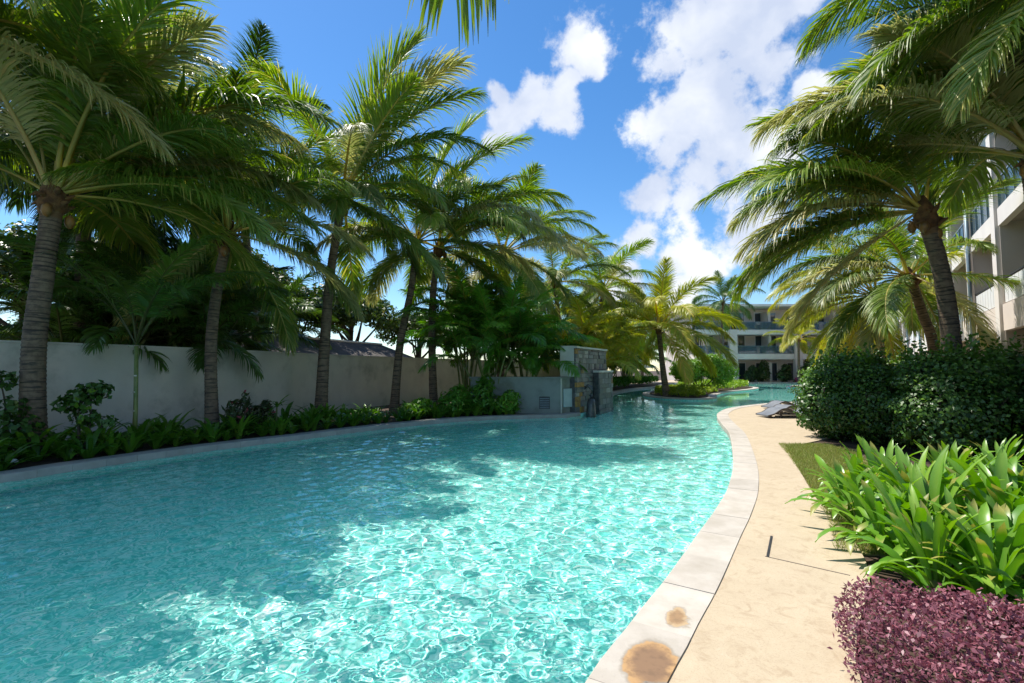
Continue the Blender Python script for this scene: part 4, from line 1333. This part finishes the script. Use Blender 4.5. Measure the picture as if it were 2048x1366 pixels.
for i, (x, y) in enumerate(lily_xy):
    root = thing('spider_lily', (x + rnd.uniform(-.08, .08), y + rnd.uniform(-.08, .08), -.02), rnd.uniform(0, 6), 'strap-leaved lily plant in the bright green clump between hedge and purple cover', 'plant', 'strap-leaved lilies beside the path')
    sc_ = rnd.uniform(.9, 1.08) * (.82 if (x, y) in ((3.55, 3.85), (3.3, 3.4), (3.1, 3.6), (3.2, 4.0), (4.3, 6.1), (3.75, 5.6), (3.95, 3.35), (4.6, 3.2)) else 1)
    for k in range(30):
        e0, me = LL[rnd.randrange(14)]
        o = link('leaf', me, root)
        az = k * 2.4 + rnd.uniform(-.3, .3)
        o.location = (math.cos(az) * .05, math.sin(az) * .05, .02 + (.12 if e0 > 70 else 0)); o.rotation_euler = (rnd.uniform(-.2, .2), rnd.uniform(-.12, .12), az)
        s1_ = sc_ * rnd.uniform(.85, 1.12); o.scale = (s1_, s1_ * rnd.uniform(.85, 1.15), s1_)
    mb = MB(); mb.tube([(0, 0, -.03), (0, 0, .12), (0, 0, .22)], [.05, .045, .02], 8); mb.build('stem', M['cane'], root)

# purple ground cover: one uncountable mat of small leaves
pc = [Vector(p) for p in ((1.62, 2.0, 0), (1.74, 2.55, 0), (1.98, 3.05, 0), (2.25, 3.36, 0), (2.75, 3.25, 0), (3.5, 2.9, 0), (4.3, 2.4, 0), (4.4, 1.4, 0), (1.65, 1.3, 0))]
pcc = catmull(pc, 6, True)
r = np.random.RandomState(9)
pts = []
edge = np.array([(p_.x, p_.y) for p_ in pcc])
while len(pts) < 26000:
    x, y = r.uniform(1.5, 4.5), r.uniform(1.25, 3.4)
    if not inside(pcc, x, y): continue
    dE = np.sqrt(((edge - (x, y)) ** 2).sum(1)).min()
    hmax = .30 * min(1, (dE + .03) / .28) ** .5 + .035 * math.sin(x * 9) * math.sin(y * 8 + 1) + .02 * math.sin(x * 23 + y * 17)
    zz = hmax * (1 - .75 * r.rand() ** 2.2) + r.exponential(.012)
    if r.rand() < .08: x += r.randn() * .04; y += r.randn() * .04
    pts.append((x, y, max(.0, zz)))
pts = np.array(pts); n_ = len(pts)
nr = r.randn(n_, 3) * .6 + [0, 0, 1.0]; dr = r.randn(n_, 3)
tn = .35 + .25 * r.rand(n_) + .35 * (pts[:, 2] > .27) * r.rand(n_) + .25 * (r.rand(n_) < .1)
tn -= .25 * (r.rand(n_) < .15)
v, f, t = leaf_quads(pts, dr, nr, r.uniform(.016, .044, n_), r.uniform(.009, .021, n_), .25, np.clip(tn, 0, 1))
tag(link('ground_cover', npmesh('ground_cover', v, f, False, t), None, M['purple_leaf']), 'low purple-leaved ground cover in the near right corner beside the path', 'ground cover', kind='stuff')

# lawn patch
M['turf'] = plain('thin_turf', (.30, .26, .11), (.36, .26, .15), 2.5, .95, .5, 60)
lawn = [Vector(p) for p in ((5.95, 10.9, 0), (5.1, 8.9, 0), (4.2, 6.9, 0), (3.5, 5.45, 0), (2.95, 4.5, 0), (3.9, 4.4, 0), (5.0, 6.4, 0), (6.2, 8.4, 0), (7.0, 10.0, 0), (7.0, 10.9, 0))]
mb = MB(); mb.prism(lawn, -.06, -.022); tag(mb.build('lawn', M['turf']), 'thin worn lawn beside the path', kind='structure')
lp = []
r = np.random.RandomState(12)
while len(lp) < 42000:
    x, y = r.uniform(3, 7.2), r.uniform(4.2, 11)
    if inside(lawn, x, y):
        bare = math.sin(x * 3.1 + 1) * math.sin(y * 1.7) + .5 * math.sin(x * 9 + y * 5)
        if bare > .75 and r.rand() < .75: continue
        if inside(path_r[::-1] + [Vector((-5, 0)), Vector((-5, 12))], x, y) and False: continue
        lp.append((x, y))
lp = np.array(lp); n_ = len(lp)
h = r.uniform(.03, .07, n_)
bx_ = np.stack([lp[:, 0], lp[:, 1], np.full(n_, -.022)], 1)
ln_ = r.randn(n_, 3) * .5; ln_[:, 2] = 1
ang = r.rand(n_) * 6.28; sd = np.stack([np.cos(ang), np.sin(ang), np.zeros(n_)], 1) * .004
v = np.stack([bx_ - sd, bx_ + sd, bx_ + ln_ * h[:, None]], 1).reshape(-1, 3)
tn = np.repeat(np.clip(.35 + .3 * r.rand(n_) - .3 * (r.rand(n_) < .2), 0, 1), 3)
tag(link('grass', npmesh('grass', v, np.arange(n_ * 3).reshape(-1, 3), False, tn), None, M['grass']), 'small patch of thin lawn between the path and the hedge', 'grass', kind='stuff')

# ------------------------------------------------------------ shaded planting bed on the left
BL = []
for k in range(4):
    rr = random.Random(70 + k)
    V = []; Q = []; Tn = []; base_ = 0
    for j in range(17):
        me = strap_mesh('tmp', rr.uniform(.45, .75), rr.uniform(.06, .095), rr.uniform(45, 84), rr.uniform(40, 95), k * 20 + j, rr.uniform(-20, 20), 5)
        co = np.zeros(len(me.vertices) * 3); me.vertices.foreach_get('co', co); co = co.reshape(-1, 3)
        a = j * 2.4; ca_, sa_ = math.cos(a), math.sin(a)
        co = np.stack([co[:, 0] * ca_ - co[:, 1] * sa_ + ca_ * .04, co[:, 0] * sa_ + co[:, 1] * ca_ + sa_ * .04, co[:, 2]], 1)
        V.append(co); Q += [[i_ + base_ for i_ in p_.vertices] for p_ in me.polygons]; Tn += [rr.uniform(.3, .75)] * len(co); base_ += len(co)
        bpy.data.meshes.remove(me)
    me = npmesh('plant', np.concatenate(V), np.array(Q), True, np.array(Tn)); me.materials.append(M['bed_leaf']); BL.append(me)
lc = [p for p in lcurve if 5.5 < p.y < 18.3 and p.x < .6]
row = resample(lc[::-1], .33)
rnd = random.Random(33)
for i, p_ in enumerate(row):
    t_ = (row[min(i + 1, len(row) - 1)] - row[max(i - 1, 0)]).normalized(); nn_ = Vector((-t_.y, t_.x, 0))
    for j, dd in enumerate((.68, 1.2, 1.85)):
        if rnd.random() < (.03, .15, .30)[j]: continue
        q_ = p_ + nn_ * (dd + rnd.uniform(-.15, .15)) + t_ * rnd.uniform(-.15, .15)
        o = link('strap_leaf_plant', BL[rnd.randrange(4)])
        o.location = (q_.x, q_.y, -.04); o.rotation_euler = (0, 0, rnd.uniform(0, 6.28)); s_ = rnd.uniform(.75, 1.2) * (1, 1.1, 1.25)[j]; o.scale = (s_, s_, s_ * rnd.uniform(.8, 1.05))
        tag(o, 'dark green strap-leaved plant in the shaded bed between coping and white wall', 'plant', 'strap-leaved plants in the shaded bed')


def shrub(label, loc, ells, n, ln, wd, seed, m, name='shrub', group=None, stems=5, stem_m='bark', shell=.4, cat='shrub'):
    root = thing(name, loc, 0, label, cat, group)
    v, f, t = blob_leaves(ells, n, ln, wd, seed, shell=shell)
    link('foliage', npmesh('foliage', v, f, False, t), root, M[m])
    rr = random.Random(seed)
    for k in range(stems):
        e_ = ells[k % len(ells)]
        mb = MB(); b0 = Vector((rr.uniform(-.1, .1), rr.uniform(-.1, .1), -.05))
        tp = Vector((e_[0] + rr.uniform(-.4, .4) * e_[3], e_[1] + rr.uniform(-.4, .4) * e_[4], e_[2] + .2 * e_[5]))
        mb.tube(catmull([b0, b0.lerp(tp, .5) + Vector((rr.uniform(-.1, .1), rr.uniform(-.1, .1), .05)), tp], 4), [.03, .028, .026, .024, .02, .018, .014, .011, .008], 6)
        mb.build('stem', M[stem_m], root)
    return root


q_ = PD(170, 860, 9.6)
shrub('round-leaved dark shrub on thin stems between the first palm and the ringed stem', (q_.x, 9.6, 0), [(-.12, 0, 1.05, .35, .3, .22), (.12, .05, 1.22, .3, .3, .2), (.0, 0, .72, .25, .25, .16), (.38, 0, .62, .22, .2, .14), (-.4, 0, .95, .2, .2, .15)], 420, .13, .11, 3, 'hedge_leaf')
q_ = PD(5, 860, 9.2)
shrub('round-leaved shrub at the far left edge before the wall', (q_.x, 9.2, 0), [(-.1, 0, 1.45, .3, .3, .2), (.1, 0, .9, .3, .3, .25), (.25, 0, .55, .4, .4, .25)], 420, .13, .11, 4, 'hedge_leaf')
for px, Y, s_, lab in ((478, 12.2, 1.0, 'red-tinged cordyline shrub just right of the second palm'), (520, 12.9, .8, 'small reddish shrub further right of the second palm')):
    q_ = PD(px, 850, Y)
    shrub(lab, (q_.x, Y, 0), [(0, 0, .62 * s_, .35, .35, .3 * s_), (.15, 0, .9 * s_, .12, .12, .2 * s_)], 260, .2, .06, px, 'red_leaf' if px > 400 else 'purple_leaf', 'cordyline_shrub', 'reddish shrubs in the shaded bed')
q_ = PD(553, 840, 13.2)
root = thing('fan_palm', (q_.x, 13.2, 0), 0, 'small young palm with drooping star of leaves against the white wall', 'palm tree')
mb = MB(); mb.tube([(0, 0, -.05), (0, 0, .65)], [.03, .02], 7); mb.build('stem', M['cane'], root)
for k in range(11):
    e0, me = (50, BL[0])
    o = link('leaf', LL[(k * 3) % 14][1].copy(), root); o.data.materials.clear(); o.data.materials.append(M['bed_leaf'])
    o.location = (0, 0, .62); o.rotation_euler = (0, .5 + .1 * (k % 3), k * 2.4); o.scale = (.7, .9, .7)
# leafy plants at the end of the bed
for i, (px, Y, h_, lab) in enumerate(((905, 17.4, 1.0, 'leafy green shrub right of the dark trunk'), (960, 17.9, 1.3, 'dark leafy shrub at the foot of the cane palms'), (1010, 18.0, .8, 'low leafy shrub against the pump house wall'), (830, 16.6, .6, 'low bright shrub between the fourth and fifth palm trunks'))):
    q_ = PD(px, 800, Y)
    shrub(lab, (q_.x, Y, 0), [(0, 0, .45 * h_, .55, .5, .45 * h_), (.2, .1, .8 * h_, .35, .35, .3 * h_)], 900, .22, .07, 800 + i, 'areca', 'leafy_shrub', 'shrubs at the end of the shaded bed')
# white stone-like bed light
gl = thing('bed_light', (PD(40, 928, 7.9).x - .55, 8.3, 0), 0, 'small pale round garden light lying in the bed near the left edge', 'garden light')
mb = MB(); mb.tube([(0, 0, -.03), (0, 0, .05), (0, 0, .07)], [.05, .05, .04], 10); mb.build('base', M['dark_metal'], gl)
mb = MB(); mb.tube([(0, 0, .072), (0, 0, .10), (0, 0, .125), (0, 0, .135)], [.085, .09, .06, .015], 14); mb.build('cap', M['white_metal'], gl)

# ------------------------------------------------------------ island planting, far banks
shrub('rounded bright green shrub with grey stems on the pool island', (13.8, 35.6, .04), [(-1.2, -.6, 1.6, 1.2, 1.0, .75), (.5, 0, 1.85, 1.4, 1.1, .8), (1.9, .8, 1.45, 1.2, 1.0, .9), (-.6, .6, 1.4, 1.3, 1.0, .8), (.9, -.3, 2.2, .9, .8, .55)], 8500, .24, .10, 61, 'shrub_leaf', 'island_shrub', None, 9, shell=.55)


def cover(name, label, poly, n, h, ln, wd, seed, m, kind='stuff'):
    r = np.random.RandomState(seed)
    xs = [p_.x for p_ in poly]; ys = [p_.y for p_ in poly]; pts = []
    e_ = np.array([(p_.x, p_.y) for p_ in poly])
    while len(pts) < n:
        x, y = r.uniform(min(xs), max(xs)), r.uniform(min(ys), max(ys))
        if inside(poly, x, y):
            dE = np.sqrt(((e_ - (x, y)) ** 2).sum(1)).min()
            pts.append((x, y, (h * min(1, (dE + .1) / .6) ** .5 + .18 * h * math.sin(x * 2.3) * math.sin(y * 2.9)) * (1 - .6 * r.rand() ** 2)))
    pts = np.array(pts); nr = r.randn(n, 3) * .6 + [0, 0, 1]
    v, f, t = leaf_quads(pts, r.randn(n, 3) + [0, 0, .4], nr, ln * r.uniform(.6, 1.3, n), wd * r.uniform(.7, 1.2, n), tone=.35 + .5 * r.rand(n))
    tag(link(name, npmesh(name, v, f, False, t), None, M[m]), label, 'ground cover', kind=kind)


cover('ground_cover', 'yellow-green ground cover at the near end of the pool island', catmull([Vector(p) for p in ((9.1, 30.6, 0), (9.6, 28.6, 0), (10.5, 28.0, 0), (11.5, 28.9, 0), (12.6, 31.6, 0), (14.8, 35, 0), (12.6, 38, 0), (10.3, 34.5, 0))], 3, True), 7000, .45, .2, .07, 71, 'cover_leaf')
cover('ground_cover', 'green ground cover at the far end of the pool island', catmull([Vector(p) for p in ((15.3, 36, 0), (18.8, 40, 0), (21.5, 44, 0), (21.9, 47.6, 0), (20, 48.8, 0), (16.8, 45.8, 0), (13.6, 40, 0))], 3, True), 6000, .6, .25, .09, 72, 'shrub_leaf')
cover('ground_cover', 'green planting along the far left bank of the pool', [Vector(p) for p in ((4.6, 27, 0), (7.0, 35.3, 0), (9.6, 41.2, 0), (13.6, 47.8, 0), (16.8, 55.3, 0), (14.5, 57, 0), (9.5, 49, 0), (5.6, 41, 0), (2.0, 30, 0))], 9000, .8, .35, .10, 73, 'areca')
for k, (x, y, s_) in enumerate(((31.2, 61.8, 1.0), (33.0, 62.4, 1.3), (35.4, 61.5, 1.1), (37.8, 60.6, 1.4))):
    y += 1.6
    shrub(['low green shrub before the glass doors of the hotel block', 'taller green shrub before the hotel block under the pale trunks', 'dark shrub with pink flowers by the far pool edge', 'tall dark shrub beside the far paving'][k],
          (x, y, 0), [(0, 0, .8 * s_, .9 * s_, .7, .8 * s_), (.3, 0, 1.6 * s_, .6, .5, .6 * s_)], 900, .34, .15, 900 + k, 'tree_leaf', 'garden_shrub', 'shrubs in front of the hotel block')
fl = thing('flower_bush', (37.3, 61.9, 0), 0, 'low bush of pink flowers at the far pool edge', 'flowers')
v, f, t = blob_leaves([(0, 0, .3, 1.3, .5, .35)], 500, .22, .18, 41, shell=.5); link('flower', npmesh('flower', v, f, False, t), fl, M['flower'])['kind'] = 'stuff'
v, f, t = blob_leaves([(0, 0, .25, 1.4, .55, .3)], 700, .25, .12, 42, shell=.3); link('foliage', npmesh('foliage', v, f, False, t), fl, M['tree_leaf'])

# parasol on the far bank
pa = thing('parasol', (PD(1312, 760, 52).x - 1.2, 54, 0), 0, 'white garden parasol on the far left bank behind the island palm', 'parasol')
mb = MB(); mb.tube([(0, 0, 0), (0, 0, 2.5)], .04, 7); mb.build('pole', M['white_metal'], pa)
mb = MB(); vs = [(0, 0, 2.75)] + [(math.cos(a) * 1.8, math.sin(a) * 1.8, 2.0) for a in [k * math.pi / 4 for k in range(8)]] + [(math.cos(a) * 1.8, math.sin(a) * 1.8, 1.82) for a in [k * math.pi / 4 for k in range(8)]]
mb.add(vs, [(0, 1 + k, 1 + (k + 1) % 8) for k in range(8)] + [(1 + k, 9 + k, 9 + (k + 1) % 8, 1 + (k + 1) % 8) for k in range(8)]); mb.build('canopy', M['white_metal'], pa)

# ------------------------------------------------------------ sun loungers
def lounger(label, x, y, rz):
    root = thing('sun_lounger', (x, y, 0), rz, label, 'sun lounger', 'wave-shaped sun loungers on the deck')
    prof = catmull([Vector(p) for p in ((-1.05, 0, .10), (-.82, 0, .16), (-.58, 0, .30), (-.36, 0, .33), (-.08, 0, .22), (.18, 0, .16), (.45, 0, .26), (.8, 0, .50), (1.05, 0, .66))], 4)
    mb = MB(); k = len(prof)
    vs = []
    for p_ in prof:
        vs += [(p_.x, -.33, p_.z), (p_.x, .33, p_.z), (p_.x, .33, p_.z - .05), (p_.x, -.33, p_.z - .05)]
    fs = [(4 * i + a, 4 * (i + 1) + a, 4 * (i + 1) + (a + 1) % 4, 4 * i + (a + 1) % 4) for i in range(k - 1) for a in range(4)] + [(0, 1, 2, 3), (4 * k - 1, 4 * k - 2, 4 * k - 3, 4 * k - 4)]
    mb.add(vs, fs, .5, False); mb.build('seat', M['lounger'], root)
    for sy in (-.36, .36):
        mb = MB(); mb.tube([Vector((p_.x, sy, p_.z - .02)) for p_ in prof], .028, 6); mb.build('side_rail', M['lounger_dark'], root)
    for (sx, hh) in ((-.55, .21), (.62, .24)):
        for sy in (-.3, .3):
            mb = MB(); mb.box(sx - .03, sx + .03, sy - .02, sy + .02, -.004, hh - .012); mb.build('leg', M['lounger_dark'], root)
    mb = MB(); mb.box(-.58, .66, -.02, .02, .02, .06); mb.build('stretcher', M['lounger_dark'], root)
    return root


lounger('nearer grey wave-shaped sun lounger half hidden behind the hedge', P(1585, 836).x + .15, P(1585, 834).y, R(4))
lounger('middle grey wave-shaped sun lounger on the deck beyond the nearer one', P(1590, 829).x + .3, P(1585, 827).y, R(8))
lounger('farthest brownish wave-shaped sun lounger near the pool edge', P(1570, 818).x + .3, P(1575, 817.5).y, R(2))
